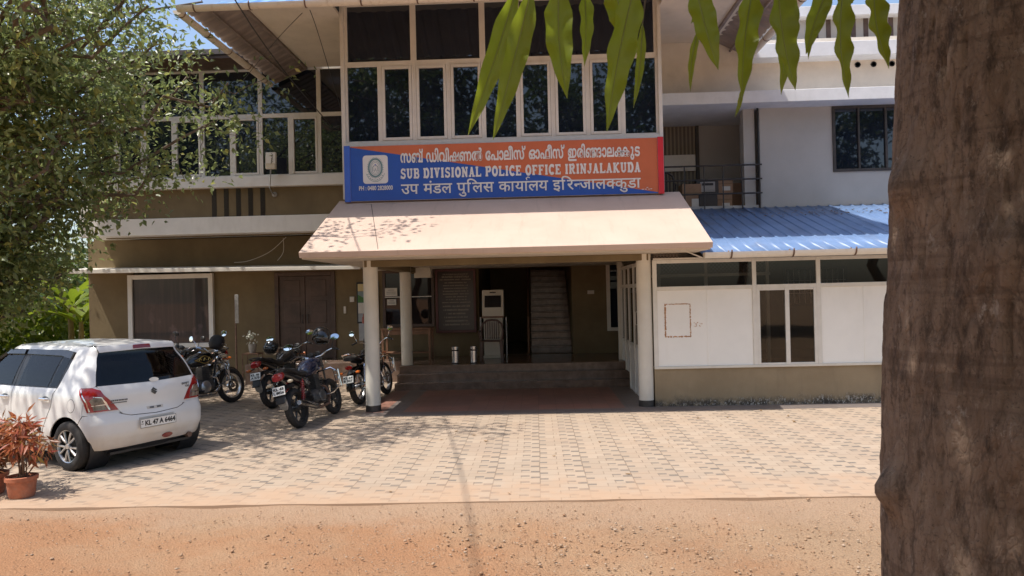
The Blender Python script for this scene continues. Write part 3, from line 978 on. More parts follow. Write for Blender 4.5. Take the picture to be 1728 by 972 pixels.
    for _ in range(260):
        t = max(0, min(1, rnd.gauss(.80, .05)))
        xx = rnd.uniform(4.6, 8.2) if rnd.random() < .85 else rnd.uniform(2.9, 4.6)
        yy = y0 + (y1 - y0) * t
        zz = z0 + (z1 - z0) * t + .006
        k = (xx - X0) % per
        if .14 < k < .22: zz += .022
        a = rnd.uniform(0, PI); s = rnd.uniform(.015, .04)
        M_ = Matrix.Translation((xx, yy, zz)) @ Matrix.Rotation(a, 4, 'Z') @ Matrix.Rotation(R(17), 4, 'X')
        lf.add([(-s, 0, 0), (0, -s * .4, .006), (s, 0, .002), (0, s * .4, .008)], [(0, 1, 2, 3)], M_)
    tag(lf.build('leaf_litter', K['deadleaf'], smooth=0), 'dry brown leaves collected across the top of the blue roof', 'leaf litter', kind='stuff')
    return A


K['panel'] = pm('white_panel', (.87, .855, .81), .5, var=.03, scale=1.5, stain=(.62, .58, .5), samt=.4)
K['glue'] = pm('old_glue', (.42, .21, .09), .9, var=.4, scale=40)
K['lat'] = pm('lattice_wire', (.34, .28, .24), .6, var=.1)
K['pvcw'] = pm('white_gutter_pvc', (.76, .74, .70), .4, var=.04, scale=4, stain=(.55, .48, .38), samt=.35, sstretch=(3, 3, .5))
K['deadleaf'] = leaf_mat('dead_leaf', (.22, .12, .055), (.36, .23, .11), (.45, .33, .18), .1)
annexe()


# ------------------------------------------------------------------ lettering
def text_mesh(body, size=1.0, bold=0.0, sx=1.0, res=3):
    """verts (x, z) flat lettering as numpy + faces, from the built-in font; bold thickens the strokes"""
    cu = bpy.data.curves.new('lettering', 'FONT')
    cu.body = body; cu.size = size; cu.resolution_u = res
    cu.extrude = .004 * size
    cu.bevel_depth = bold * size
    cu.bevel_resolution = 0
    o = bpy.data.objects.new('lettering', cu)
    COL.objects.link(o)
    dg = bpy.context.evaluated_depsgraph_get()
    me = bpy.data.meshes.new_from_object(o.evaluated_get(dg))
    vs = [(v.co.x * sx, v.co.y, v.co.z) for v in me.vertices]
    fs = [tuple(p.vertices) for p in me.polygons]
    bpy.data.objects.remove(o); bpy.data.curves.remove(cu); bpy.data.meshes.remove(me)
    return vs, fs


def extent(vs):
    if not vs: return 0, 0
    return min(v[0] for v in vs), max(v[0] for v in vs)


def clip_right(vs, fs, xmax):
    me = bpy.data.meshes.new('c'); me.from_pydata(vs, [], fs)
    bm = bmesh.new(); bm.from_mesh(me)
    bmesh.ops.bisect_plane(bm, geom=bm.verts[:] + bm.edges[:] + bm.faces[:], plane_co=(xmax, 0, 0), plane_no=(1, 0, 0), clear_outer=True)
    bm.to_mesh(me); bm.free()
    v = [tuple(q.co) for q in me.vertices]; f = [tuple(p.vertices) for p in me.polygons]
    bpy.data.meshes.remove(me)
    return v, f


def run_text(pieces, gap=0.0, bold=.02):
    """pieces: strings, or (string, kern before, clip fraction); laid out left to right -> verts, faces, width"""
    V, Fc, x = [], [], 0.0
    for pc in pieces:
        s, kern, clip = (pc, 0, None) if isinstance(pc, str) else pc
        if s == ' ':
            x += .30; continue
        vs, fs = text_mesh(s, 1.0, bold)
        a, b = extent(vs)
        if clip: vs, fs = clip_right(vs, fs, a + (b - a) * clip); a, b = extent(vs)
        x += kern
        o = len(V)
        V += [(v[0] - a + x, v[1], v[2]) for v in vs]; Fc += [tuple(o + i for i in f) for f in fs]
        x += (b - a) + gap
    return V, Fc, x


def place_text(V, Fc, x0, x1, z0, z1, y, base=None):
    """fit into a box on a plane facing -Y"""
    ax, bx = extent(V)
    zs = [v[1] for v in V]; az, bz = min(zs), max(zs)
    kx = (x1 - x0) / (bx - ax)
    kz = (z1 - z0) / (bz - az)
    return [(x0 + (v[0] - ax) * kx, y - v[2] * min(kx, kz), z0 + (v[1] - az) * kz) for v in V], Fc


# slab-serif capitals drawn as strokes in a 1 x w box
def slab_glyph(c):
    T = .27; h = T / 2; q = .17
    S = []   # strokes: (points, thickness)
    def st(*p, t=T): S.append((list(p), t))
    def arc(cx, cz, rx, rz, a0, a1, n=10, t=T): S.append(([(cx + rx * math.cos(R(a0 + (a1 - a0) * i / n)), cz + rz * math.sin(R(a0 + (a1 - a0) * i / n))) for i in range(n + 1)], t))
    def serif(x, z, wdt=.19): S.append(([(x - wdt, z), (x + wdt, z)], q))
    lo, hi = q / 2, 1 - q / 2
    w = .82
    if c == 'I': w = .44; st((.22, 0), (.22, 1)); serif(.22, lo); serif(.22, hi)
    elif c == 'L': st((.2, 0), (.2, 1)); serif(.2, hi); st((0, lo), (.78, lo), t=q); st((.74, 0), (.74, .3), t=.13)
    elif c == 'P': st((.2, 0), (.2, 1)); serif(.2, lo); st((0, hi), (.5, hi), t=q); arc(.5, .72, .2, .205, 90, -90); st((.2, .49), (.5, .49), t=q)
    elif c == 'B': st((.2, 0), (.2, 1)); st((0, hi), (.5, hi), t=q); arc(.5, .73, .17, .195, 90, -90, t=.2); st((.2, .53), (.5, .53), t=q); arc(.52, .28, .19, .21, 90, -90, t=.21); st((0, lo), (.52, lo), t=q)
    elif c == 'R': st((.2, 0), (.2, 1)); serif(.2, lo); st((0, hi), (.5, hi), t=q); arc(.5, .73, .19, .195, 90, -90); st((.2, .52), (.5, .52), t=q); st((.46, .5), (.70, .05), t=.22); st((.62, lo), (.9, lo), t=q); w = .9
    elif c == 'D': st((.2, 0), (.2, 1)); st((0, hi), (.42, hi), t=q); arc(.42, .5, .3, .42, 90, -90); st((0, lo), (.42, lo), t=q); w = .86
    elif c in 'OU' and c == 'O': arc(.42, .5, .3, .41, 0, 360, 24); w = .84
    elif c == 'U': st((.2, 1), (.2, .38)); st((.68, 1), (.68, .38), t=.19); arc(.44, .36, .24, .26, 180, 360, t=.21); serif(.2, hi); serif(.68, hi, .17); w = .88
    elif c == 'V': st((.2, .98), (.42, .04), t=.24); st((.64, .98), (.42, .04), t=.18); serif(.18, hi); serif(.66, hi, .17); w = .84
    elif c == 'A': st((.16, .02), (.40, .97), t=.18); st((.64, .02), (.40, .97), t=.25); st((.24, .33), (.58, .33), t=.13); serif(.15, lo, .16); serif(.66, lo, .18); w = .84
    elif c == 'N': st((.18, 0), (.18, 1), t=.19); st((.70, 0), (.70, 1), t=.19); st((.16, .97), (.71, .03), t=.24); serif(.17, lo, .17); serif(.12, hi, .13); serif(.70, hi, .18); w = .9
    elif c == 'E': st((.2, 0), (.2, 1)); st((0, hi), (.74, hi), t=q); st((0, lo), (.76, lo), t=q); st((.2, .5), (.52, .5), t=.14); st((.70, 1), (.70, .72), t=.12); st((.72, 0), (.72, .28), t=.12); st((.52, .62), (.52, .38), t=.1); w = .8
    elif c == 'F': st((.2, 0), (.2, 1)); st((0, hi), (.74, hi), t=q); serif(.2, lo); st((.2, .5), (.52, .5), t=.14); st((.70, 1), (.70, .72), t=.12); st((.52, .62), (.52, .38), t=.1); w = .78
    elif c == 'C': arc(.44, .5, .32, .41, 42, 318, 18); st((.69, .98), (.69, .66), t=.12); w = .80
    elif c == 'S': arc(.40, .72, .24, .205, 20, 270, 12, t=.2); arc(.40, .29, .26, .215, 90, -160, 12, t=.21); st((.68, .98), (.68, .70), t=.11); st((.1, .02), (.1, .32), t=.11); w = .78
    elif c == 'J': st((.44, 1), (.44, .32)); arc(.26, .30, .18, .22, 0, -180, 10, t=.19); serif(.44, hi); w = .66
    elif c == 'K': st((.2, 0), (.2, 1)); serif(.2, lo); serif(.2, hi); st((.24, .42), (.68, .94), t=.17); st((.38, .52), (.72, .04), t=.23); serif(.70, hi, .16); serif(.74, lo, .17); w = .92
    else: w = .34
    return S, w


def slab_text(s):
    m = MB(); x = 0; k = 0
    for c in s:
        S, w_ = slab_glyph(c)
        for pts, t in S:
            n = len(pts)
            L, Rr = [], []
            for i in range(n):
                a = Vector(pts[max(i - 1, 0)]); b = Vector(pts[min(i + 1, n - 1)])
                d = (b - a).normalized(); nn = Vector((-d.y, d.x)) * t / 2
                p = Vector(pts[i]); L.append(p + nn); Rr.append(p - nn)
            k = (k + 1) % 9
            yd = -.0 - k * .0016
            vs = [(x + p.x, yd, p.y) for p in L] + [(x + p.x, yd, p.y) for p in Rr]
            vs += [(a_, .03, c_) for a_, b_, c_ in vs]
            fs = []
            for i in range(n - 1):
                fs += [(i, i + 1, n + i + 1, n + i), (2 * n + i, 3 * n + i, 3 * n + i + 1, 2 * n + i + 1), (i, 2 * n + i, 2 * n + i + 1, i + 1), (n + i, n + i + 1, 3 * n + i + 1, 3 * n + i)]
            fs += [(0, n, 3 * n, 2 * n), (n - 1, 3 * n - 1, 4 * n - 1, 2 * n - 1)]
            m.add(vs, fs)
        x += w_ + .13
    return m


def signboard():
    Xa, Xb, Z0, Z1 = -3.53, 2.42, 3.755, 4.79
    Y = 14.0
    S = thing('sign_board', 'long blue and orange police office signboard above the canopy in three scripts', 'sign', (-.55, 14.05, 3.75))
    Pt = lambda mb, n, m, par=S, bv=0, **k: part(mb, n, m, par, bv, **k)
    Pt(MB().box(Xa, Xb, Y, 14.125, Z0, Z1), 'board', K['sign_back'], bv=.004)
    x0, x1 = Xa + .115, Xb - .11
    tl = (x0, Z1 - .01); 
    yb = Y - .004
    # diagonal: blue below, orange above
    Pt(MB().prism([(x0, Z0 + .005), (x1, Z0 + .005), (x1, Z0 + .02), (x0, Z1 - .02)], yb, Y - .0005), 'blue_field', K['sign_blue'])
    Pt(MB().prism([(x0, Z1 - .018), (x1, Z0 + .022), (x1, Z1 - .005), (x0, Z1 - .005)], yb, Y - .0005), 'orange_field', K['sign_orange'])
    Pt(MB().box(Xa, x0 - .004, Y - .03, Y - .0005, Z0 - .012, Z1 + .008), 'end_strip', K['sign_blue2'], bv=.006, label='bright blue strip at the left end')
    Pt(MB().box(x1 + .004, Xb, Y - .03, Y - .0005, Z0 - .012, Z1 + .008), 'end_strip', K['sign_red'], bv=.006, label='red strip at the right end')
    yt = Y - .012
    XL, XR = Xa + 1.06, Xa + 5.52
    # Malayalam
    B = .034
    ml = ['സ', 'ബ', ('്', -.42, None), ' ', 'ഡി', 'വി', 'ഷ', 'ണ', 'ൽ', ' ', 'േ', 'പ', 'ാ', 'ലീ', 'സ', ('്', -.30, None), ' ', 'ഓ', 'ഫീ', 'സ', ('്', -.30, None), ' ',
          'ഇ', 'രി', 'ങ', ('ങ', -.36, None), 'ാ', 'ല', 'ക', ('ക', -.40, None), 'ു', 'ട']
    V, Fc, wd = run_text(ml, .035, B)
    # words spread over the measured spans of the photograph
    V, Fc = place_text(V, Fc, XL, XR, Z1 - .405, Z1 - .075, yt)
    Pt(MB().add(V, Fc), 'malayalam_lettering', K['sign_white'])
    # English slab capitals
    m = slab_text('SUB DIVISIONAL POLICE OFFICE IRINJALAKUDA')
    ax, bx = extent(m.v)
    kx = (XR - XL) / (bx - ax)
    m.v = [(XL + (v[0] - ax) * kx, yt + v[1] * .3, Z1 - .635 + v[2] * .19) for v in m.v]
    Pt(m, 'english_lettering', K['sign_white'])
    # Devanagari, conjuncts composed by hand
    dv = ['उप', ' ', 'मंडल', ' ', 'पु', ('ि', .0, None), ('ल', -.36, None), ('स', -.02, None), ' ', 'का', ('र', 0, .001), ('या', 0, None), ('लय', -.02, None), ' ',
          'इ', ('ि', -.02, None), ('र', -.34, None), ('न', -.02, .66), ('जा', -.02, None), ('ल', -.02, None), ('क', -.02, .74), ('कु', -.03, None), ('डा', -.02, None)]
    dv = [p for p in dv if not (isinstance(p, tuple) and p[2] == .001)]
    V, Fc, wd = run_text(dv, .0, .014)
    V, Fc = place_text(V, Fc, XL, XR, Z1 - 1.0, Z1 - .665, yt)
    # the reph stroke above the ya of the third word
    mb = MB().add(V, Fc)
    xr_ = XL + (XR - XL) * .535
    mb.tube([(xr_ - .03, yt - .002, Z1 - .725), (xr_ - .045, yt - .002, Z1 - .69), (xr_ - .012, yt - .002, Z1 - .668), (xr_ + .02, yt - .002, Z1 - .682)], .011, 6)
    Pt(mb, 'hindi_lettering', K['sign_white'])
    # phone number
    v, f = text_mesh('PH : 0480 2828000', 1, .025)
    v, f = place_text(v, f, Xa + .27, Xa + .905, Z1 - .835, Z1 - .75, yt)
    Pt(MB().add(v, f), 'phone_number', K['sign_white'])
    # small printer's mark at the lower right
    pmk = MB()
    for i, (dx, dz, s) in enumerate(((-.12, 0, .05), (-.04, 0, .05), (.04, 0, .04), (.1, .005, .04), (0, .045, .035))):
        pmk.box(Xa + 5.64 + dx * .7 - s * .4, Xa + 5.64 + dx * .7 + s * .4, yt - .001 * i, yt + .004, Z0 + .075 + dz * .7, Z0 + .086 + dz * .7)
    Pt(pmk, 'maker_mark', K['sign_white'])
    # emblem on a rounded white tile
    cx, cz = Xa + .585, Z1 - .445
    hw, hh, rr = .235, .265, .06
    pts = []
    for (sx, sz, a0) in ((1, 1, 0), (-1, 1, 90), (-1, -1, 180), (1, -1, 270)):
        for i in range(6):
            a = R(a0 + 18 * i); pts.append((cx + sx * (hw - rr) + rr * math.cos(a), cz + sz * (hh - rr) + rr * math.sin(a)))
    e = Pt(MB().prism(pts, Y - .011, Y - .0045), 'emblem', K['sign_white'])
    def oval(rx, rz, t, dy, n=48):
        vs = []
        for i in range(n):
            a = 2 * PI * i / n
            for q in (0, t): vs.append((cx + (rx - q) * math.cos(a), dy, cz + .03 + (rz - q) * math.sin(a)))
        return vs, [(2 * i, 2 * ((i + 1) % n), 2 * ((i + 1) % n) + 1, 2 * i + 1) for i in range(n)]
    g = MB()
    for rx, rz, t in ((.138, .178, .03), (.098, .132, .008), (.075, .105, .006)):
        g.add(*oval(rx, rz, t, Y - .014))
    for i in range(36):
        a = 2 * PI * i / 36
        c_, s_ = math.cos(a), math.sin(a)
        p0 = Vector((cx + .136 * c_, Y - .014, cz + .03 + .176 * s_)); p1 = Vector((cx + .158 * c_, Y - .014, cz + .03 + .20 * s_))
        t = Vector((-s_, 0, c_)) * .006
        g.add([p0 - t, p0 + t, p1 + t * .6, p1 - t * .6], [(0, 1, 2, 3)])
    # supporters and shell inside, as small strokes; scroll beneath
    g.tube([(cx - .045, Y - .013, cz - .03), (cx - .05, Y - .013, cz + .04), (cx - .02, Y - .013, cz + .075)], .006, 5)
    g.tube([(cx + .045, Y - .013, cz - .03), (cx + .05, Y - .013, cz + .04), (cx + .02, Y - .013, cz + .075)], .006, 5)
    g.tube([(cx - .02, Y - .013, cz - .04), (cx + .0, Y - .013, cz + .02), (cx + .02, Y - .013, cz - .04)], .006, 5)
    g.tube([(cx + .19 * math.cos(R(a)), Y - .013, cz + .03 + .26 * math.sin(R(a))) for a in range(205, 336, 13)], .004, 5)
    for a in range(212, 330, 12):
        p = Vector((cx + .17 * math.cos(R(a)), Y - .0135, cz + .03 + .232 * math.sin(R(a))))
        g.box(p.x - .009, p.x + .009, Y - .0135, Y - .012, p.z - .008, p.z + .008)
    part(g, 'crest', K['sign_teal'], e, 0)
    part(MB().ball((cx, Y - .012, cz + .085), (.014, .004, .014), 8), 'crest_star', K['sign_blue'], e, 0)


K['sign_back'] = pm('sign_metal', (.5, .5, .5), .5)
K['sign_blue'] = pm('sign_blue', (.022, .095, .42), .4, var=.06, scale=1.5)
K['sign_blue2'] = pm('sign_bright_blue', (.05, .14, .58), .35, var=.05)
K['sign_orange'] = pm('sign_orange', (.57, .145, .06), .4, var=.06, scale=1.5)
K['sign_red'] = pm('sign_red', (.62, .03, .045), .35, var=.05)
K['sign_white'] = pm('sign_white', (.75, .74, .72), .45, var=.04)
K['sign_teal'] = pm('sign_teal', (.14, .26, .28), .5, var=.1)
signboard()


# ------------------------------------------------------------------ the white hatchback
def interp(tab, z):
    """cubic Hermite through the table, slopes limited so that it never overshoots"""
    n = len(tab)
    if z <= tab[0][0]: return tab[0][1]
    if z >= tab[-1][0]: return tab[-1][1]
    i = max(k for k in range(n - 1) if tab[k][0] <= z)
    d = [(tab[k + 1][1] - tab[k][1]) / (tab[k + 1][0] - tab[k][0]) for k in range(n - 1)]
    def sl(k):
        if k == 0: return d[0]
        if k == n - 1: return d[-1]
        return 0 if d[k - 1] * d[k] <= 0 else 2 * d[k - 1] * d[k] / (d[k - 1] + d[k])
    h = tab[i + 1][0] - tab[i][0]; t = (z - tab[i][0]) / h
    return (tab[i][1] * (2 * t ** 3 - 3 * t * t + 1) + sl(i) * h * (t ** 3 - 2 * t * t + t)
            + tab[i + 1][1] * (3 * t * t - 2 * t ** 3) + sl(i + 1) * h * (t ** 3 - t * t))


T_XR = [(.18, -.42), (.26, -.465), (.345, -.488), (.375, -.512), (.42, -.518), (.56, -.52), (.63, -.495), (.70, -.475), (.90, -.46), (.97, -.435), (1.20, -.33), (1.36, -.235), (1.40, -.235), (1.46, -.21)]
T_HW = [(.18, .76), (.30, .825), (.48, .848), (.62, .848), (.80, .842), (.92, .825), (.97, .795), (1.15, .725), (1.36, .625), (1.42, .595), (1.46, .55)]
T_BOW = [(.2, .05), (.5, .07), (.9, .08), (1.4, .07)]
T_RC = [(.2, .24), (.6, .23), (.9, .20), (.98, .17), (1.3, .13), (1.46, .12)]
T_XF = [(.18, 2.95), (.40, 3.16), (.62, 3.14), (.78, 3.05), (.90, 2.88), (.96, 2.55), (1.0, 2.45), (1.2, 2.05), (1.46, 1.62)]


def car_pt(s, z):
    """the body surface of the left half: s runs from the middle of the tail (-1) round the corner and forward"""
    xr, hw, bow, rc, xf = (interp(t, z) for t in (T_XR, T_HW, T_BOW, T_RC, T_XF))
    X0 = xr + bow + rc
    xe = min(2.2, xf - .3)
    def bul(x): return .022 * ((x - 1.1) / 1.2) ** 2
    if s < -.45:
        t = (s + 1) / .55
        return Vector((xr + bow * t * t, t * (hw - bul(X0) - rc), z))
    if s < 0:
        a = (s + .45) / .45 * PI / 2
        yb = hw - bul(X0) - rc
        return Vector((xr + bow + rc * (1 - math.cos(a)), yb + rc * math.sin(a), z))
    if s < .1:
        x = X0 + (.1 - X0) * s / .1
    elif s <= 2.2: x = .1 + (s - .1) / 2.1 * (xe - .1)
    else:
        k = s - 2.2
        rf = .3
        if k < .4: x = xe + (xf - rf - xe) * k / .4
        elif k < .7:
            a = (k - .4) / .3 * PI / 2
            yb = hw - bul(xf - rf) - rf
            return Vector((xf - rf + rf * math.sin(a), yb + rf * math.cos(a), z))
        else:
            yb = hw - bul(xf - rf) - rf
            return Vector((xf + .02 * (1 - ((1 - (k - .7) / .3)) ** 2), yb * (1 - (k - .7) / .3), z))
    return Vector((x, hw - bul(x), z))


def car_s(x, z):
    lo, hi = -.45, 2.9
    for _ in range(40):
        m = (lo + hi) / 2
        if car_pt(m, z).x < x: lo = m
        else: hi = m
    return lo


def car_nrm(s, z):
    e = .004
    a = car_pt(s + e, z) - car_pt(s - e, z); b = car_pt(s, z + e) - car_pt(s, z - e)
    n = a.cross(b)
    if n.length < 1e-9: return Vector((0, 1, 0))
    n.normalize()
    c = car_pt(s, z)
    if n.dot(Vector((c.x - 1.2, c.y, 0))) < 0: n = -n
    return n


def car_patch(poly, off=0.0, depth=.014, mirror=True, gs=.05, gz=.045, both=None):
    """polygon of ('x'|'s', value, z) points laid on the body, proud by off; returns an MB with both halves"""
    pts = []
    for p, q in zip(poly, poly[1:] + poly[:1]):
        # long edges are divided where they were drawn, so that they stay straight on the car
        k = 1
        if p[0] == 'x' and q[0] == 'x': k = max(1, int(math.hypot(p[1] - q[1], p[2] - q[2]) / .05))
        for i in range(k):
            t = i / k
            if p[0] == 'x':
                x_, z_ = (p[1] + (q[1] - p[1]) * t, p[2] + (q[2] - p[2]) * t) if k > 1 else (p[1], p[2])
                pts.append((car_s(x_, z_), z_))
            else: pts.append((p[1], p[2]))
    bm = bmesh.new()
    vs = [bm.verts.new((a, 0, b)) for a, b in pts]
    bm.faces.new(vs)
    smin, smax = min(p[0] for p in pts), max(p[0] for p in pts)
    zmin, zmax = min(p[1] for p in pts), max(p[1] for p in pts)
    def cut(co, no):
        bmesh.ops.bisect_plane(bm, geom=bm.verts[:] + bm.edges[:] + bm.faces[:], plane_co=co, plane_no=no)
    s = smin + gs * .37
    while s < smax: cut((s, 0, 0), (1, 0, 0)); s += gs
    z = zmin + gz * .41
    while z < zmax: cut((0, 0, z), (0, 0, 1)); z += gz
    bmesh.ops.triangulate(bm, faces=[f for f in bm.faces if len(f.verts) > 4])
    bm.verts.index_update()
    base = [(v.co.x, v.co.z) for v in bm.verts]
    faces = [tuple(v.index for v in f.verts) for f in bm.faces]
    bedge = [(e.verts[0].index, e.verts[1].index) for e in bm.edges if len(e.link_faces) == 1]
    bm.free()
    out = MB()
    for sg in ((1, -1) if mirror else (1,)):
        P0, P1 = [], []
        for (s, z) in base:
            p = car_pt(s, z); n = car_nrm(s, z)
            if s <= -.999: n.y = 0
            a = p + n * off; b = p + n * (off - depth)
            P0.append((a.x, a.y * sg, a.z)); P1.append((b.x, b.y * sg, b.z))
        n_ = len(P0)
        fs = list(faces)
        for a, b in bedge:
            if both and abs(base[a][0] + 1) < 1e-6 and abs(base[b][0] + 1) < 1e-6: continue
            fs.append((a, b, n_ + b, n_ + a))
        out.add(P0 + P1, fs)
    return out


def build_car():
    pw = Mat('pearl_white_paint')
    x, y, z = pw.pos()
    c = pw.mix(pw.noise(2, 4).step(.3, .7), (.70, .70, .68), (.74, .74, .72))
    dust = (z + (pw.noise(3, 5, .7) - .5) * .25).step(.5, .22)
    c = pw.mix(dust * .55, c, (.50, .38, .26))
    pw.color(c); pw.set(Roughness=.32)
    pw.b.inputs['Coat Weight'].default_value = .7; pw.b.inputs['Coat Roughness'].default_value = .06
    W = pw.m
    blk = K['black']
    gl = glass_dark('car_glass', (.010, .012, .014), 1.55)
    gls = glass_clear('car_side_glass', (.50, .54, .52))
    glr = glass_clear('car_rear_glass', (.42, .45, .46))
    fwd = Vector((-.893, .450))
    rz = math.atan2(fwd.y, fwd.x)
    A = thing('parked_car', 'white hatchback car parked at the left with its rear towards the yard', 'car', (-5.20, 9.45, 0), rz)

    def P(mb, n, m, par=A, smooth=35, bevel=0, **k):
        o = mb.build(n, m, par, bevel, smooth)
        for a, v in k.items(): o[a] = v
        return o
    # inner dark hull, with wheel openings
    hull = MB()
    ss = [-1, -.8, -.6, -.45, -.36, -.27, -.18, -.09, 0, .03, .06, .1] + [.1 + 2.1 * i / 40 for i in range(1, 41)] + [2.3, 2.4, 2.5, 2.6, 2.75, 2.9, 2.95, 3.05, 3.2]
    zs = [.18, .22, .26, .30, .34, .38, .42, .46, .50, .54, .58, .62, .66, .70, .76, .84, .90, .93, .96, 1.0, 1.1, 1.2, 1.3, 1.38, 1.42, 1.46]
    for sg in (1, -1):
        vs = []
        for z_ in zs:
            for s in ss:
                p = car_pt(s, z_); n = car_nrm(s, z_)
                p = p - n * .016
                vs.append((p.x, max(0, p.y) * sg, p.z))
        k = len(ss)
        fs = []
        for j in range(len(zs) - 1):
            for i in range(k - 1):
                q = [vs[j * k + i], vs[j * k + i + 1], vs[(j + 1) * k + i + 1], vs[(j + 1) * k + i]]
                cx = sum(p[0] for p in q) / 4; cz = sum(p[2] for p in q) / 4; cy = abs(sum(p[1] for p in q) / 4)
                if cy > .5 and (math.hypot(cx, cz - .30) < .36 or math.hypot(cx - 2.39, cz - .30) < .36): continue
                if cy > .4 and .99 < cz < 1.36 and .18 < cx < 1.95: continue
                if cy < .55 and 1.0 < cz < 1.36 and cx < .1: continue
                fs.append((j * k + i, j * k + i + 1, (j + 1) * k + i + 1, (j + 1) * k + i))
        hull.add(vs, fs)
    hull.box(-.40, 2.9, -.55, .55, .17, .2)
    P(hull, 'chassis', blk, smooth=0)
    arch = lambda a0, a1, r_=.345, cx=0, n=14: [('x', cx + r_ * math.cos(R(a0 + (a1 - a0) * i / n)), .30 + r_ * math.sin(R(a0 + (a1 - a0) * i / n))) for i in range(n + 1)]
    # bumper
    bp = [('s', -1, .250), ('s', -.6, .240), ('s', -.3, .240), ('x', -.338, .245)] + arch(189, 130)[1:] + [('s', -.12, .655), ('s', -.30, .672), ('s', -.555, .672), ('s', -.62, .64), ('s', -.70, .615), ('s', -1, .60)]
    bump = P(car_patch(bp, 0, both=True), 'rear_bumper', W)
    # tailgate with its window and spoiler
    tg = [('s', -1, .608), ('s', -.70, .623), ('s', -.625, .648), ('s', -.575, .70), ('s', -.515, .80), ('s', -.41, .94), ('s', -.345, .995), ('s', -1, .990)]
    gate = P(car_patch(tg, .002, both=True), 'tailgate', W)
    P(car_patch([('s', -1, .986), ('s', -.33, .998), ('s', -.335, 1.15), ('s', -.36, 1.375), ('s', -1, 1.392)], .003, both=True), 'rear_window', glr, gate)
    for sg in (1, -1):
        for pl in ([('s', -1, .988), ('s', -.35, 1.0), ('s', -.35, 1.035), ('s', -1, 1.02)], [('s', -1, 1.35), ('s', -.36, 1.34), ('s', -.36, 1.372), ('s', -1, 1.388)], [('s', -.42, 1.03), ('s', -.345, 1.03), ('s', -.362, 1.345), ('s', -.44, 1.345)]):
            m = car_patch(pl, -.001, .004, mirror=False); m.v = [(a, b * sg, c_) for a, b, c_ in m.v]
            P(m, 'window_border', blk, gate)
    P(car_patch([('s', -1, 1.394), ('s', -.37, 1.377), ('s', -.25, 1.44), ('s', -1, 1.458)], .018, .03, both=True), 'spoiler', W, gate)
    P(car_patch([('s', -1, 1.402), ('s', -.86, 1.401), ('s', -.86, 1.437), ('s', -1, 1.440)], .023, both=True), 'brake_light', K['rubyglass'], gate)
    # roof
    rf = MB()
    zs0 = 1.456
    rows = []
    ring = [-1, -.8, -.6, -.45, -.36, -.27, -.18, -.09, 0, .05, .1] + [.1 + 2.1 * i / 20 for i in range(1, 21)] + [2.3, 2.4, 2.5, 2.6, 2.7, 2.8, 2.9, 3.05, 3.2]
    for t in (0, .06, .14, .26, .42, .6, .8, 1):
        row = []
        for s in ring:
            p = car_pt(s, zs0)
            cx = .72
            q = Vector((cx + (p.x - cx) * (1 - t * .98), p.y * (1 - t), zs0 + .045 * (1 - (1 - t) ** 2.2)))
            row.append(q)
        rows.append(row)
    for sg in (1, -1):
        vs = [(p.x, p.y * sg, p.z) for r_ in rows for p in r_]
        k = len(ring)
        rf.add(vs, [(j * k + i, j * k + i + 1, (j + 1) * k + i + 1, (j + 1) * k + i) for j in range(len(rows) - 1) for i in range(k - 1)])
    P(rf, 'roof', W)
    # tail lamps, one each side
    for sg in (1, -1):
        def half(poly, off, depth=.02):
            m = car_patch(poly, off, depth, mirror=False)
            m.v = [(a, b * sg, c_) for a, b, c_ in m.v]; return m
        lamp = P(half([('s', -.585, .70), ('s', -.20, .70), ('s', -.155, .81), ('s', -.02, .965), ('s', -.05, .98), ('s', -.27, .978), ('s', -.41, .945), ('s', -.52, .81)], .006), 'tail_lamp', K['red'])
        for a in ([(-.47, .718), (-.29, .718), (-.275, .768), (-.445, .770)], [(-.445, .787), (-.272, .785), (-.235, .835), (-.29, .868), (-.41, .850)]):
            P(half([('s', *q) for q in a], .010), 'lamp_cell', K['lampcell'], lamp)
        for pl in ([(-.245, .708), (-.225, .708), (-.185, .82), (-.055, .968), (-.07, .968), (-.205, .82)], [(-.48, .772), (-.265, .770), (-.262, .780), (-.47, .784)], [(-.50, .712), (-.485, .712), (-.445, .80), (-.405, .86), (-.42, .865), (-.47, .805)], [(-.42, .856), (-.29, .874), (-.288, .882), (-.415, .866)]):
            P(half([('s', *q) for q in pl], .011), 'lamp_rib', K['chrome'], lamp)
        P(half([('s', -.60, .665), ('s', -.12, .665), ('s', -.0, .985), ('s', -.30, 1.0), ('s', -.42, .97)], -.005), 'lamp_surround', W)
        # rear quarter
        q = [('x', .445, .215), ('x', .36, .215)] + arch(-3, 128) [0:] + [('s', -.112, .662), ('s', -.14, .80), ('s', -.012, .972), ('s', -.05, .985), ('s', -.27, .985), ('s', -.322, 1.005), ('s', -.325, 1.15), ('s', -.355, 1.372), ('s', -.24, 1.44), ('s', .05, 1.455), ('x', .30, 1.455), ('x', .30, 1.405), ('x', .135, 1.385), ('x', .155, 1.2), ('x', .222, .99), ('x', .258, .90), ('x', .285, .75), ('x', .365, .62), ('x', .452, .47), ('x', .445, .36)]
        P(half(q, 0, .014), 'rear_quarter', W)
        # doors
        rd = P(half([('x', .459, .26), ('x', 1.097, .26), ('x', 1.117, .965), ('x', .243, .965), ('x', .274, .90), ('x', .301, .75), ('x', .381, .62), ('x', .466, .47), ('x', .459, .37)], .001), 'rear_door', W)
        fd = P(half([('x', 1.112, .26), ('x', 2.10, .26), ('x', 2.14, .5), ('x', 2.16, .93), ('x', 2.12, .965), ('x', 1.128, .965)], .001), 'front_door', W)
        P(half([('x', .44, .20), ('x', 2.10, .20), ('x', 2.10, .252), ('x', .44, .252)], .002), 'sill', W)
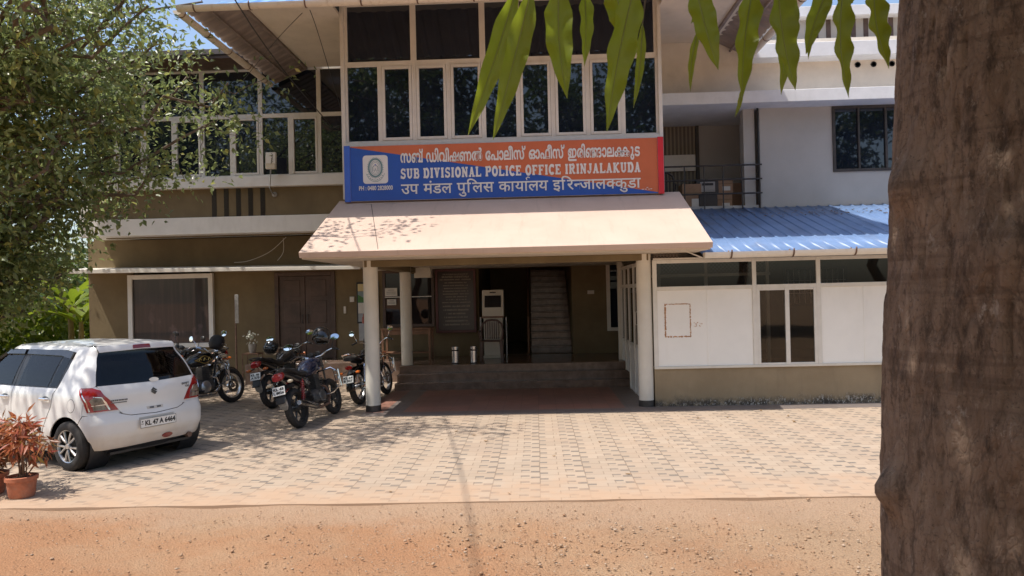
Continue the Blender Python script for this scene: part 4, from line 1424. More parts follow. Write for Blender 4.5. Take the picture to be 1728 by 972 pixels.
        for pl, dr in (([('x', .24, .966), ('x', 1.125, .966), ('x', 1.125, .992), ('x', .24, .992)], rd), ([('x', .30, 1.34), ('x', 1.125, 1.345), ('x', 1.125, 1.405), ('x', .30, 1.402)], rd),
                       ([('x', 1.04, .992), ('x', 1.126, .992), ('x', 1.126, 1.345), ('x', 1.01, 1.345)], rd), ([('x', .385, .992), ('x', .45, .992), ('x', .375, 1.34), ('x', .315, 1.34)], rd),
                       ([('x', .155, 1.0), ('x', .25, .992), ('x', .20, 1.34), ('x', .30, 1.40), ('x', .14, 1.38)], rd),
                       ([('x', 1.134, .966), ('x', 2.1, .966), ('x', 2.08, .992), ('x', 1.134, .992)], fd), ([('x', 1.134, .992), ('x', 1.22, .992), ('x', 1.18, 1.345), ('x', 1.134, 1.345)], fd),
                       ([('x', 1.134, 1.345), ('x', 1.58, 1.345), ('x', 1.66, 1.39), ('x', 1.50, 1.405), ('x', 1.134, 1.405)], fd), ([('x', 1.99, .992), ('x', 2.08, .992), ('x', 1.93, 1.15), ('x', 1.66, 1.39), ('x', 1.57, 1.35), ('x', 1.84, 1.14)], fd)):
            P(half(pl, -.002, .012), 'window_frame', blk, dr)
        P(half([('x', .43, .98), ('x', 1.06, .98), ('x', 1.02, 1.35), ('x', .36, 1.35)], .002), 'side_window', gls, rd)
        P(half([('x', .25, .99), ('x', .40, .98), ('x', .33, 1.34), ('x', .19, 1.31)], .0), 'quarter_light', gls, rd)
        P(half([('x', 1.20, .98), ('x', 2.02, .98), ('x', 1.86, 1.14), ('x', 1.58, 1.36), ('x', 1.16, 1.36)], .002), 'side_window', gls, fd)
        P(half([('x', .30, 1.41), ('x', 1.6, 1.41), ('x', 1.58, 1.457), ('x', .30, 1.457)], .001), 'roof_rail', W)
        # smoked rain visors over the windows
        P(half([('x', .16, 1.30), ('x', .36, 1.335), ('x', 1.08, 1.345), ('x', 1.08, 1.40), ('x', .30, 1.398), ('x', .15, 1.38)], .028, .03), 'rain_visor', K['visor'], rd)
        P(half([('x', 1.14, 1.345), ('x', 1.58, 1.34), ('x', 1.86, 1.12), ('x', 1.93, 1.14), ('x', 1.65, 1.385), ('x', 1.14, 1.40)], .028, .03), 'rain_visor', K['visor'], fd)
        for (x0, door) in ((.40, rd), (1.26, fd)):
            h = MB()
            yy = car_pt(car_s(x0, .84), .84).y
            h.loft([(x0 - .095, yy + .008, .838, .012, .010, 2), (x0 - .06, yy + .034, .84, .014, .019, 2.4), (x0 + .06, yy + .036, .842, .014, .019, 2.4), (x0 + .09, yy + .010, .842, .012, .010, 2)], 12)
            h.v = [(a, b * sg, c_) for a, b, c_ in h.v]
            P(h, 'door_handle', K['chrome'], door)
            cup = MB().ball((x0, yy - .002, .838), (.075, .008, .034), 14)
            cup.v = [(a, b * sg, c_) for a, b, c_ in cup.v]
            P(cup, 'handle_cup', K['engine'], door)
        mo = half([('x', .50, .455), ('x', 1.095, .455), ('x', 1.095, .495), ('x', .485, .495)], .014, .014)
        P(mo, 'door_moulding', blk, rd, bevel=.003)
        P(half([('x', 1.12, .455), ('x', 2.08, .455), ('x', 2.10, .495), ('x', 1.12, .495)], .014, .014), 'door_moulding', blk, fd, bevel=.003)
        # fuel flap (left only)
        if sg > 0:
            c0 = [('x', -.09 + .066 * math.cos(R(a)), .775 + .075 * math.sin(R(a))) for a in range(0, 360, 20)]
            P(half(c0, .0025, .004), 'fuel_flap', W)
            c1 = [('x', -.09 + .071 * math.cos(R(a)), .775 + .081 * math.sin(R(a))) for a in range(0, 360, 20)]
            P(half(c1, .0012, .002), 'flap_gap', K['engine'])
        # front wing and nose
        fw = [('x', 2.112, .22)] + [(a, 4.78 - v if False else v, z_) for a, v, z_ in []]
        P(half([('x', 2.118, .97), ('x', 2.168, .93), ('x', 2.148, .5)] + [('x', 2.39 + .345 * math.cos(R(a)), .30 + .345 * math.sin(R(a))) for a in range(140, 20, -8)] + [('s', 2.62, .5), ('s', 2.62, .90), ('s', 2.45, .955), ('s', 2.25, .965)], .001), 'front_wing', W)
        P(half([('s', 2.625, .25), ('s', 3.2, .25), ('s', 3.2, .86), ('s', 2.625, .90)], .001), 'front_bumper', W)
        P(half([('s', 2.56, .68), ('s', 2.85, .66), ('s', 2.85, .80), ('s', 2.60, .86)], .008), 'head_lamp', K['lamp'])
        mr = MB().loft([(1.98, .86, 1.0, .02, .03, 2), (1.99, .93, 1.02, .075, .055, 2.5), (2.05, .935, 1.02, .085, .06, 2.5), (2.10, .93, 1.02, .05, .035, 2)], 14)
        mr.v = [(a, b * sg, c_) for a, b, c_ in mr.v]
        P(mr, 'wing_mirror', W)
    # bonnet and windscreen
    for nm, z0, z1, mt in (('bonnet', .90, .985, W), ('windscreen', .99, 1.45, gl)):
        m = MB()
        zz = [z0 + (z1 - z0) * i / 10 for i in range(11)]
        sss = [2.6, 2.7, 2.8, 2.9, 3.0, 3.1, 3.2]
        for sg in (1, -1):
            vs = []
            for z_ in zz:
                for s in sss:
                    p = car_pt(s, z_); vs.append((p.x + .004, p.y * sg, p.z + .004))
            k = len(sss)
            m.add(vs, [(j * k + i, j * k + i + 1, (j + 1) * k + i + 1, (j + 1) * k + i) for j in range(10) for i in range(k - 1)])
        P(m, nm, mt)
    # seats seen through the glass
    for (sx_, sy_, wd_) in ((1.30, .36, .24), (1.30, -.36, .24), (.42, 0, .58)):
        t_ = MB()
        t_.loft([(sx_ - .12, sy_, 1.0, .04 if wd_ < .3 else .5, .14, 3), (sx_ - .07, sy_, .95, wd_, .27, 3.5), (sx_ + .03, sy_, .90, wd_, .27, 3.5), (sx_ + .10, sy_, .85, wd_ * .9, .2, 3)], 16)
        for hy in ((sy_,) if wd_ < .3 else (-.34, .34)):
            t_.loft([(sx_ - .14, hy, 1.24, .08, .05, 3), (sx_ - .10, hy, 1.25, .13, .085, 3), (sx_ - .04, hy, 1.24, .12, .08, 3), (sx_ - .02, hy, 1.23, .07, .05, 3)], 12)
        P(t_, 'seat', K['chairdk2'])
    # number plate in its recess
    rec = P(car_patch([('s', -1, .43), ('s', -.79, .435), ('s', -.775, .575), ('s', -1, .58)], .002, .004, both=True), 'plate_recess', K['recess'], bump)
    xp = -.54
    pl = P(MB().box(xp - .004, xp, -.25, .25, .445, .555), 'number_plate', K['plate'], bump, bevel=.002)
    tx = MB()
    def onplate(v, f, y0, y1, z0, z1, xx):
        ax, bx = extent(v); zs_ = [q[1] for q in v]; az, bz = min(zs_), max(zs_)
        vs = [(xx - q[2] * .02, y0 + (q[0] - ax) / (bx - ax) * (y1 - y0), z0 + (q[1] - az) / (bz - az) * (z1 - z0)) for q in v]
        return vs, f
    v, f = text_mesh('KL 47 A 6464', 1, .045)
    v, f = onplate(v, f, .185, -.235, .468, .534, xp - .005)
    tx.add(v, f)
    tx.box(xp - .006, xp - .003, .205, .235, .492, .498).box(xp - .006, xp - .003, .212, .228, .515, .53)
    tx.box(xp - .0055, xp - .003, -.247, .247, .4455, .449).box(xp - .0055, xp - .003, -.247, .247, .551, .5545).box(xp - .0055, xp - .003, .243, .247, .449, .551).box(xp - .0055, xp - .003, -.247, -.243, .449, .551)
    P(tx, 'plate_lettering', K['ink'], bump)
    # tailgate marks
    def on_gate(v, f, yc, zc, wd, ht, name, mat=K['engine']):
        ax, bx = extent(v); zs_ = [q[1] for q in v]; az, bz = min(zs_), max(zs_)
        vs = []
        for q in v:
            yy = yc + wd / 2 - (q[0] - ax) / (bx - ax) * wd
            zz = zc + ((q[1] - az) / (bz - az) - .5) * ht
            hw_ = interp(T_HW, zz) - interp(T_RC, zz) - .02
            t = min(1, abs(yy) / hw_) * .55
            p = car_pt(-1 + t, zz)
            vs.append((p.x - .006 - q[2] * .02, yy, zz))
        P(MB().add(vs, f), name, mat, gate)
    v, f = text_mesh('SWIFT', 1, .04); on_gate(v, f, -.50, .905, .135, .026, 'badge_lettering')
    v, f = text_mesh('VXi', 1, .04); on_gate(v, f, -.525, .868, .075, .026, 'badge_lettering')
    # angular S shaped emblem
    em = MB()
    for pts in ([(-.5, .1), (-.1, .5), (.5, .1), (.25, .0), (-.05, .22)], [(.5, -.1), (.1, -.5), (-.5, -.1), (-.25, .0), (.05, -.22)], [(-.5, .1), (-.25, .26), (.32, -.12), (.5, -.1), (.1, -.22)]):
        em.prism(pts, -.2, .2)
    vv = [(p[0], p[2], p[1] + (.0 if i < 20 else .1)) for i, p in enumerate(em.v)]
    on_gate(vv, em.f, 0, .872, .085, .088, 'emblem')
    # dealer lettering strokes at the left of the gate, too small to read
    dl = MB(); rnd = random.Random(8)
    for r_, n in ((0, 9), (1, 12)):
        x_ = 0
        for i in range(n):
            wd_ = rnd.uniform(.5, .9)
            dl.box(x_, x_ + wd_ * .75, r_ * -1.5, r_ * -1.5 + (1 if r_ == 0 else .6), 0, .1); x_ += wd_ * (1 if r_ == 0 else .72)
    on_gate([(p[0], p[1], p[2]) for p in dl.v], dl.f, .44, .80, .19, .04, 'dealer_mark')
    # latch handle, oval sticker on the window, reflector, towing cover, exhaust
    P(car_patch([('s', -1, .655), ('s', -.90, .656), ('s', -.895, .69), ('s', -1, .69)], .005, both=True), 'gate_grip', K['recess'], gate)
    P(car_patch([('s', -.98, .662), ('s', -.93, .664), ('s', -.93, .682), ('s', -.98, .682)], .008, .004, mirror=True), 'grip_mark', K['engine'], gate)
    ov = [('s', -.97 + .062 * math.cos(R(a)), 1.005 + .026 * math.sin(R(a))) for a in range(0, 360, 20)]
    m = car_patch(ov, .008, .003, mirror=False); m.v = [(a, -b + .0, c_) for a, b, c_ in m.v]
    P(m, 'window_sticker', K['paper'], gate)
    m = car_patch([('s', -.99 + .075 * math.cos(R(a)) + .055, .298 + .032 * math.sin(R(a))) for a in range(0, 360, 20)], .006, .004, mirror=False)
    m.v = [(a, -b - .10, c_) for a, b, c_ in m.v]
    P(m, 'rear_reflector', K['rubyglass'], bump)
    P(MB().tube([(-.45, -.52, .235), (-.3, -.52, .235), (.1, -.5, .24)], .035, 14), 'exhaust_pipe', K['rust'])
    # wheels
    for (wx, wy) in ((0, .735), (0, -.735), (2.39, .735), (2.39, -.735)):
        sg = 1 if wy > 0 else -1
        Mx = Matrix.Translation((wx, wy, .295)) @ Matrix.Rotation(-sg * PI / 2, 4, 'X')
        ty = P(MB().lathe([(.185, -.09), (.22, -.098), (.262, -.094), (.287, -.075), (.295, -.04), (.292, 0), (.295, .04), (.287, .075), (.262, .094), (.22, .098), (.19, .088), (.185, -.09)], 40, Mx, cap=False), 'wheel', K['rubber'])
        rim = MB().lathe([(.19, .088), (.193, .075), (.175, .05), (.165, -.02), (.10, -.03), (.001, -.03)], 36, Mx, cap=False)
        P(rim, 'rim', K['rimdark'], ty)
        sp = MB()
        for i in range(5):
            for d in (-.26, .26):
                a = 2 * PI * i / 5 + .3
                c_, s_ = math.cos(a), math.sin(a)
                ca, sa = math.cos(a + d), math.sin(a + d)
                p = [(c_ * .045, s_ * .045, .07), (c_ * .10 + (ca - c_) * .09, s_ * .10 + (sa - s_) * .09, .078), (ca * .18, sa * .18, .072)]
                sp.tube(p, [.014, .0125, .015], 6, m=Mx)
        sp.lathe([(.001, .088), (.032, .086), (.04, .07), (.04, .04)], 18, Mx, cap=False)
        sp.lathe([(.176, .062), (.186, .086), (.193, .090), (.196, .080)], 36, Mx, cap=False)
        P(sp, 'hub_cap', K['alloy'], ty)
        P(MB().lathe([(.345, -.25), (.345, .02)], 24, Mx, cap=False), 'wheel_well', blk, smooth=30)
    return A


K['rubyglass'] = pm('dark_red_glass', (.20, .02, .02), .15, var=.1, coat=.6)
K['lampcell'] = pm('lamp_cell', (.20, .16, .12), .15, var=.5, scale=14, coat=.8)
K['visor'] = pm('smoked_visor', (.02, .02, .022), .12, var=.1, coat=.5)
K['recess'] = pm('recess_white', (.56, .53, .48), .5, var=.06)
K['chairdk2'] = pm('seat_cloth', (.09, .085, .08), .9, var=.2, scale=9)
K['rimdark'] = pm('rim_inner', (.05, .05, .05), .5, .4, var=.2)
build_car()


# ------------------------------------------------------------------ motorcycles
def motorcycle(name, label, loc, heading, lean, kind, group='motorcycles parked before the door', plate=None, steer=0.0, gold=True):
    """x forward, rear wheel contact at the origin; leans to its left on the side stand"""
    T = thing(name, label, 'motorcycle', (loc[0], loc[1], .005), heading, group)
    T.rotation_euler = (lean, 0, heading)
    T.rotation_mode = 'XYZ'
    cr = kind == 'cruiser'
    wb = 1.36 if cr else 1.30
    rr = .325 if cr else .305
    tw = .05 if cr else .052
    body = K['bikeblack']
    P = lambda mb, n, m, par=T, smooth=35, bevel=0: mb.build(n, m, par, bevel, smooth)
    RX = lambda x, y, z: Matrix.Translation((x, y, z)) @ Matrix.Rotation(PI / 2, 4, 'X')
    for wx, w_ in ((0, tw * 1.12), (wb, tw * .9)):
        m = RX(wx, 0, rr)
        ty = P(MB().lathe([(rr - .085, -w_ * .7), (rr - .06, -w_), (rr - .02, -w_ * .9), (rr, -w_ * .35), (rr, w_ * .35), (rr - .02, w_ * .9), (rr - .06, w_), (rr - .085, w_ * .7), (rr - .085, -w_ * .7)], 36, m, cap=False), 'wheel', K['rubber'])
        rim = MB().lathe([(rr - .085, -.03), (rr - .10, -.032), (rr - .105, 0), (rr - .10, .032), (rr - .085, .03)], 36, m, cap=False)
        if cr:
            for i in range(18):
                a = 2 * PI * i / 18
                d = .25 * (1 if i % 2 else -1)
                z_ = .03 * (1 if i % 4 < 2 else -1)
                rim.tube([(math.cos(a) * .05, math.sin(a) * .05, z_), (math.cos(a + d) * (rr - .10), math.sin(a + d) * (rr - .10), 0)], .003, 4, m=m)
            mt = K['alloy']
        else:
            for i in range(6):
                a = 2 * PI * i / 6
                rim.tube([(math.cos(a) * .04, math.sin(a) * .04, 0), (math.cos(a + .12) * .13, math.sin(a + .12) * .13, 0), (math.cos(a) * (rr - .10), math.sin(a) * (rr - .10), 0)], [.02, .014, .016], 6, m=m)
            mt = K['rimdark']
        P(rim, 'rim', mt, ty)
        hub = MB().lathe([(.001, -.06), (.05, -.055), (.05, .055), (.001, .06)], 18, m)
        if wx > .1: hub.lathe([(.07, .062), (.125, .062), (.125, .068), (.07, .068), (.07, .062)], 26, m, cap=False)
        P(hub, 'hub', K['steel'] if cr else K['engine'], ty)
    # frame and engine
    fr = MB()
    fr.tube([(wb - .29, 0, .92), (wb - .42, .0, .86), (wb - .75, .0, .80), (.25, .0, .74), (-.12, .0, .80)], .022, 8)
    fr.tube([(wb - .27, 0, .86), (wb - .36, .03, .5), (wb - .42, .05, .30), (.45, .08, .26), (.38, .09, .5), (.28, .07, .76)], .02, 8)
    fr.tube([(wb - .36, -.03, .5), (wb - .42, -.05, .30), (.45, -.08, .26), (.38, -.09, .5), (.28, -.07, .76)], .02, 8)
    for s in (1, -1): fr.tube([(.46, s * .09, .33), (0, s * .10, rr)], .02, 8)
    P(fr, 'frame', K['black'])
    en = MB()
    en.loft([(.45, 0, .38, .10, .10, 3), (.55, 0, .38, .15, .13, 3), (.78, 0, .37, .15, .13, 3), (.90, 0, .40, .09, .10, 3)], 16)
    for i in range(7):
        z = .50 + i * .03
        en.box(.62 + i * .006, .86 + i * .006, -.10, .10, z, z + .012)
    en.box(.67, .83, -.075, .075, .46, .74)
    P(en, 'engine', K['engine'], bevel=.003)
    for s in (1, -1):
        cv = MB()
        cv.lathe([(.001, .02), (.085, .018), (.11, .0), (.11, -.02)], 22, Matrix.Translation((.66, s * .155, .37)) @ Matrix.Rotation(-s * PI / 2, 4, 'X'), cap=False)
        P(cv, 'engine_cover', K['alloy'] if cr else K['engine'])
    # exhaust on the right
    ex = MB().tube([(.86, -.03, .56), (.98, -.08, .50), (1.0, -.11, .34), (.86, -.13, .22), (.5, -.15, .21), (.25, -.16, .25)], .021, 10)
    P(ex, 'exhaust_pipe', K['chrome'] if cr else K['rust'])
    mf = MB().tube([(.42, -.17, .235), (.30, -.18, .25), (-.02, -.20, .33), (-.22, -.205, .375), (-.26, -.207, .385)], [.03, .048, .055, .05, .03], 14)
    P(mf, 'silencer', K['chrome'] if cr else K['bikeblack'])
    P(MB().tube([(-.24, -.2065, .38), (-.275, -.2075, .388)], .036, 12), 'silencer_tip', K['steel'])
    # tank
    if cr: tk = [(.40, 0, .82, .05, .06, 2.2), (.50, 0, .85, .11, .11, 2.4), (.68, 0, .88, .145, .13, 2.3), (.86, 0, .89, .14, .125, 2.2), (.98, 0, .90, .08, .08, 2)]
    else: tk = [(.42, 0, .80, .06, .06, 2.4), (.52, 0, .83, .12, .11, 2.6), (.68, 0, .87, .16, .135, 2.6), (.84, 0, .89, .165, .13, 2.4), (.96, 0, .90, .12, .09, 2.2), (1.0, 0, .90, .05, .05, 2)]
    tank = P(MB().loft(tk, 20), 'fuel_tank', body if cr else K['tank_' + kind])
    P(MB().lathe([(.001, .02), (.035, .018), (.04, 0)], 16, Matrix.Translation((.74, 0, 1.005)), cap=False), 'filler_cap', K['chrome'], tank)
    if cr and gold:
        for s in (1, -1):
            g = MB()
            pts = [(.50 + .40 * t, s * (.118 + .034 * math.sin(PI * t)), .90 - .035 * math.cos(2 * PI * t)) for t in [i / 16 for i in range(17)]]
            g.tube(pts, .007, 5)
            pts = [(.50 + .40 * t, s * (.118 + .034 * math.sin(PI * t)), .83 + .03 * math.cos(2 * PI * t)) for t in [i / 16 for i in range(17)]]
            g.tube(pts, .007, 5)
            for t in (.25, .5, .75):
                g.tube([(.50 + .4 * t - .03, s * .150, .85), (.50 + .4 * t, s * .152, .90), (.50 + .4 * t + .03, s * .150, .86)], .009, 5)
            P(g, 'tank_stripe', K['gold'], tank)
    # seat, side panels, tail
    if cr:
        P(MB().loft([(.44, 0, .80, .08, .035, 2.5), (.34, 0, .80, .14, .05, 2.8), (.18, 0, .81, .15, .055, 2.8), (.10, 0, .85, .14, .055, 2.8), (-.10, 0, .86, .14, .05, 2.8), (-.22, 0, .85, .11, .03, 2.5)], 16), 'seat', K['seat'])
        P(MB().loft([(.46, 0, .62, .10, .10, 3), (.36, 0, .60, .16, .12, 3), (.18, 0, .60, .15, .10, 3), (.12, 0, .62, .09, .06, 3)], 14), 'side_panel', body)
        arc_ = [(rr * 1.13 * math.cos(R(a)), 0, rr + rr * 1.13 * math.sin(R(a))) for a in range(30, 196, 12)]
        vs, fs = [], []
        for p in arc_:
            for yy, dz in ((-.085, -.03), (-.06, .0), (0, .014), (.06, .0), (.085, -.03)):
                k = 1 + (dz) / (rr * 1.13)
                vs.append((p[0] * k, yy, rr + (p[2] - rr) * k))
        n = len(arc_)
        for i in range(n - 1):
            for j in range(4): fs.append((i * 5 + j, i * 5 + j + 1, (i + 1) * 5 + j + 1, (i + 1) * 5 + j))
        fd = P(MB().add(vs, fs), 'rear_mudguard', body)
        sm = fd.modifiers.new('t', 'SOLIDIFY'); sm.thickness = .005
    else:
        P(MB().loft([(.47, 0, .79, .07, .03, 2.5), (.36, 0, .79, .125, .045, 2.8), (.16, 0, .81, .125, .05, 2.8), (.04, 0, .86, .12, .05, 2.8), (-.16, 0, .89, .10, .04, 2.8), (-.26, 0, .90, .07, .022, 2.5)], 16), 'seat', K['seat'])
        P(MB().loft([(.44, 0, .64, .10, .09, 3), (.30, 0, .66, .14, .10, 2.6), (.06, 0, .74, .135, .085, 2.4), (-.16, 0, .82, .11, .06, 2.2), (-.34, 0, .865, .07, .035, 2)], 16), 'tail_panel', body)
        P(MB().loft([(-.05, 0, .66, .085, .035, 2.5), (-.22, 0, .66, .085, .03, 2.5), (-.36, 0, .60, .08, .02, 2.5), (-.44, 0, .44, .075, .012, 2.5)], 14), 'rear_mudguard', K['black'])
    # grab rail
    gx = -.20 if cr else -.30
    P(MB().tube([(.02, .13, .82), (-.10, .14, .87), (gx - .02, .12, .93), (gx - .06, 0, .94), (gx - .02, -.12, .93), (-.10, -.14, .87), (.02, -.13, .82)], .012, 8), 'grab_rail', K['chrome'] if cr else K['black'])
    # tail lamp, indicators, number plate
    tx_, tz = (-.33, .70) if cr else (-.355, .82)
    if cr: P(MB().loft([(tx_ + .06, 0, tz, .06, .035, 2.4), (tx_, 0, tz, .05, .04, 2.4), (tx_ - .035, 0, tz, .03, .025, 2.2)], 14), 'tail_lamp', K['red'])
    else: P(MB().loft([(tx_ + .05, 0, tz + .02, .095, .055, 2.6), (tx_, 0, tz, .095, .06, 2.5), (tx_ - .04, 0, tz - .015, .07, .042, 2.2)], 16), 'tail_lamp', K['red'])
    for s in (1, -1):
        im = MB().loft([(tx_ + .10, s * .15, tz - .09, .018, .012, 2), (tx_ + .06, s * .165, tz - .09, .04, .026, 2.2), (tx_ + .02, s * .165, tz - .09, .04, .026, 2.2), (tx_ - .0, s * .16, tz - .09, .02, .012, 2)], 12)
        P(im, 'indicator', K['amber'] if kind != 'commuter' else K['lampcell2'])
        P(MB().tube([(tx_ + .06, s * .05, tz - .06), (tx_ + .06, s * .15, tz - .09)], .009, 6), 'indicator_stalk', K['black'])
    pz = tz - .20
    pm_ = Matrix.Translation((tx_ - .05, 0, pz)) @ Matrix.Rotation(R(14), 4, 'Y')
    pl = P(MB().box(-.004, 0, -.10, .10, -.065, .065, pm_), 'number_plate', K['plate'], bevel=.002)
    if plate:
        t = MB()
        for i, row in enumerate(plate):
            v, f = text_mesh(row, 1, .045)
            ax, bx = extent(v); zs_ = [q[1] for q in v]; az, bz = min(zs_), max(zs_)
            t.add([(-.006 - q[2] * .01, .085 - (q[0] - ax) / (bx - ax) * .17, (.008 - i * .054) + (q[1] - az) / (bz - az) * .042) for q in v], f, pm_)
        P(t, 'plate_lettering', K['ink'], pl)
    if not cr:
        P(MB().loft([(tx_ + .0, 0, pz - .10, .055, .03, 2.5), (tx_ - .02, 0, pz - .15, .075, .045, 2.5), (tx_ - .0, 0, pz - .24, .07, .03, 2.3), (tx_ + .03, 0, pz - .28, .04, .02, 2)], 14), 'mud_flap', K['flap'])
    # shocks, chain case, foot pegs, stand
    for s in (1, -1):
        sh = MB().tube([(.02, s * .125, rr + .02), (.14, s * .125, .72)], .014, 8)
        for i in range(9):
            t = .28 + i * .075
            c = Vector((.02 + .12 * t, s * .125, rr + .02 + (.70 - rr) * t))
            sh.tube([(c.x + .028 * math.cos(a), c.y + .028 * math.sin(a), c.z) for a in [2 * PI * j / 10 for j in range(10)]], .008, 5, closed=True)
        P(sh, 'shock_absorber', K['red'] if kind == 'commuter' else K['chrome'])
        P(MB().tube([(.50, s * .14, .30), (.50, s * .27, .30)], .014, 8).tube([(.16, s * .10, .42), (.16, s * .22, .44)], .012, 8), 'foot_peg', K['black'])
    P(MB().loft([(.50, .12, .33, .018, .05, 3), (.25, .125, .33, .018, .05, 3), (-.04, .125, rr, .018, .055, 3), (-.09, .125, rr, .014, .03, 2.5)], 10), 'chain_case', K['black'])
    P(MB().tube([(.52, .12, .26), (.46, .25, .05), (.47, .27, .0)], .014, 8), 'side_stand', K['dkmetal'])
    # front end
    Fm = Matrix.Translation((wb - .28, 0, .90)) @ Matrix.Rotation(steer, 4, 'Z') @ Matrix.Translation((-(wb - .28), 0, -.90))
    fk = MB()
    for s in (1, -1):
        fk.tube([(wb, s * .085, rr), (wb - .10, s * .085, .58)], .026, 10, m=Fm)
        fk.tube([(wb - .10, s * .085, .58), (wb - .29, s * .085, 1.0)], .017, 10, m=Fm)
    fk.box(wb - .33, wb - .24, -.11, .11, .96, .985, Fm).box(wb - .27, wb - .18, -.11, .11, .82, .85, Fm)
    P(fk, 'fork', K['chrome'] if cr else K['engine'])
    arc_ = [(wb + rr * 1.12 * math.cos(R(a)), 0, rr + rr * 1.12 * math.sin(R(a))) for a in range(20, 178, 12)]
    vs, fs = [], []
    for p in arc_:
        for yy, dz in ((-.07, -.03), (-.05, .0), (0, .012), (.05, .0), (.07, -.03)):
            k = 1 + dz / (rr * 1.12)
            vs.append((wb + (p[0] - wb) * k, yy, rr + (p[2] - rr) * k))
    n = len(arc_)
    for i in range(n - 1):
        for j in range(4): fs.append((i * 5 + j, i * 5 + j + 1, (i + 1) * 5 + j + 1, (i + 1) * 5 + j))
    fm = P(MB().add(vs, fs, Fm), 'front_mudguard', body)
    sm = fm.modifiers.new('t', 'SOLIDIFY'); sm.thickness = .004
    hz = .86 if cr else .90
    hl = P(MB().lathe([(.001, -.12), (.06, -.10), (.09, -.02), (.095, .03), (.085, .035)], 22, Fm @ Matrix.Translation((wb - .10, 0, hz)) @ Matrix.Rotation(PI / 2, 4, 'Y'), cap=False), 'headlight', body if not cr else K['chrome'])
    P(MB().lathe([(.088, .03), (.05, .048), (.001, .055)], 22, Fm @ Matrix.Translation((wb - .10, 0, hz)) @ Matrix.Rotation(PI / 2, 4, 'Y'), cap=False), 'headlight_lens', K['lamp'], hl)
    for s in (1, -1):
        P(MB().ball((wb - .14, s * .16, hz - .02), (.035, .03, .03), 10, Fm).tube([(wb - .2, s * .08, hz - .02), (wb - .15, s * .14, hz - .02)], .008, 6, m=Fm), 'indicator', K['amber'] if kind != 'commuter' else K['lampcell2'])
    hb_z = 1.06 if cr else 1.02
    hb = [(wb - .31, 0, 1.0), (wb - .31, .10, 1.01), (wb - .33, .20, hb_z + .04), (wb - .40, .30, hb_z + .06), (wb - .50, .37, hb_z + .03)]
    b = MB().tube([(x, y, z) for x, y, z in hb], .0125, 8, m=Fm).tube([(x, -y, z) for x, y, z in hb], .0125, 8, m=Fm)
    bar = P(b, 'handlebar', K['chrome'] if cr else K['steel'])
    for s in (1, -1):
        e0, e1 = Vector((wb - .40, s * .30, hb_z + .06)), Vector((wb - .50, s * .375, hb_z + .03))
        P(MB().tube([e0 + (e1 - e0) * .15, e1 + (e1 - e0) * .15], .019, 10, m=Fm), 'grip', K['black'], bar)
        P(MB().tube([e0 + Vector((.03, 0, -.0)), (e0 + e1) / 2 + Vector((.07, s * .02, -.01)), e1 + Vector((.06, s * .03, -.02))], .007, 6, m=Fm), 'lever', K['alloy'], bar)
        mz = hb_z + .22
        st = MB().tube([e0 + Vector((0, 0, .01)), (e0.x + .02, s * .33, mz - .08), (e0.x - .01, s * .36, mz)], .006, 6, m=Fm)
        P(st, 'mirror_stalk', K['chrome'] if cr else K['black'], bar)
        Mm = Fm @ Matrix.Translation((e0.x - .03, s * .38, mz + .02)) @ Matrix.Rotation(s * R(-12), 4, 'Z') @ Matrix.Rotation(-PI / 2 + R(8), 4, 'Y')
        rx, ry = (.055, .055) if cr else (.052, .078)
        mir = MB().lathe([(.001, -.03), (.8, -.02), (1.0, -.002), (.94, 0)], 20, cap=False)
        P(MB().add([(a * rx, c * ry, d) for a, c, d in mir.v], mir.f, Mm), 'mirror', K['chrome'] if cr else K['black'], bar)
        mg = MB().lathe([(.94, .001), (.5, .003), (.001, .004)], 20, cap=False)
        P(MB().add([(a * rx, c * ry, d) for a, c, d in mg.v], mg.f, Mm), 'mirror_glass', K['mirror'], bar)
    inst = MB()
    for s in ((1, -1) if not cr else (0,)):
        inst.lathe([(.001, -.05), (.05, -.04), (.055, .02), (.05, .025), (.001, .02)], 18, Fm @ Matrix.Translation((wb - .22, s * .06, 1.05)) @ Matrix.Rotation(R(-35), 4, 'Y'), cap=False)
    P(inst, 'instrument', K['chrome'] if cr else K['black'])
    # leg guard: ladder bars on both sides, chromed
    for s in (1, -1):
        lg = MB()
        lg.tube([(wb - .40, s * .06, .36), (wb - .36, s * .22, .38), (wb - .34, s * .34, .46), (wb - .34, s * .35, .70), (wb - .35, s * .26, .78), (wb - .37, s * .04, .76)], .013, 8)
        if kind != 'plain':
            lg.tube([(wb - .34, s * .29, .42), (wb - .34, s * .29, .76)], .008, 6)
            for z in (.48, .56, .64, .71): lg.tube([(wb - .34, s * .29, z), (wb - .34, s * .35, z)], .008, 6)
            lg.tube([(wb - .33, s * .37, .45), (wb - .33, s * .37, .73)], .014, 8)
        P(lg, 'leg_guard', K['chrome'])
    return T


K['seat'] = pm('seat_vinyl', (.020, .019, .019), .5, var=.25, scale=8, bump=.1, stain=(.10, .085, .07), samt=.4, sstretch=(1, 1, 1))
K['lampcell2'] = pm('clear_indicator', (.60, .50, .36), .15, var=.1, coat=.7)
K['flap'] = pm('plate_guard', (.36, .36, .35), .35, .3, var=.25, scale=15)
K['tank_commuter'] = pm('tank_blue_black', (.015, .02, .045), .2, var=.3, scale=4, coat=.8)
K['tank_plain'] = pm('tank_grey_black', (.022, .022, .024), .2, var=.3, scale=4, coat=.8)


def head(a, b): return math.atan2(b[1] - a[1], b[0] - a[0])


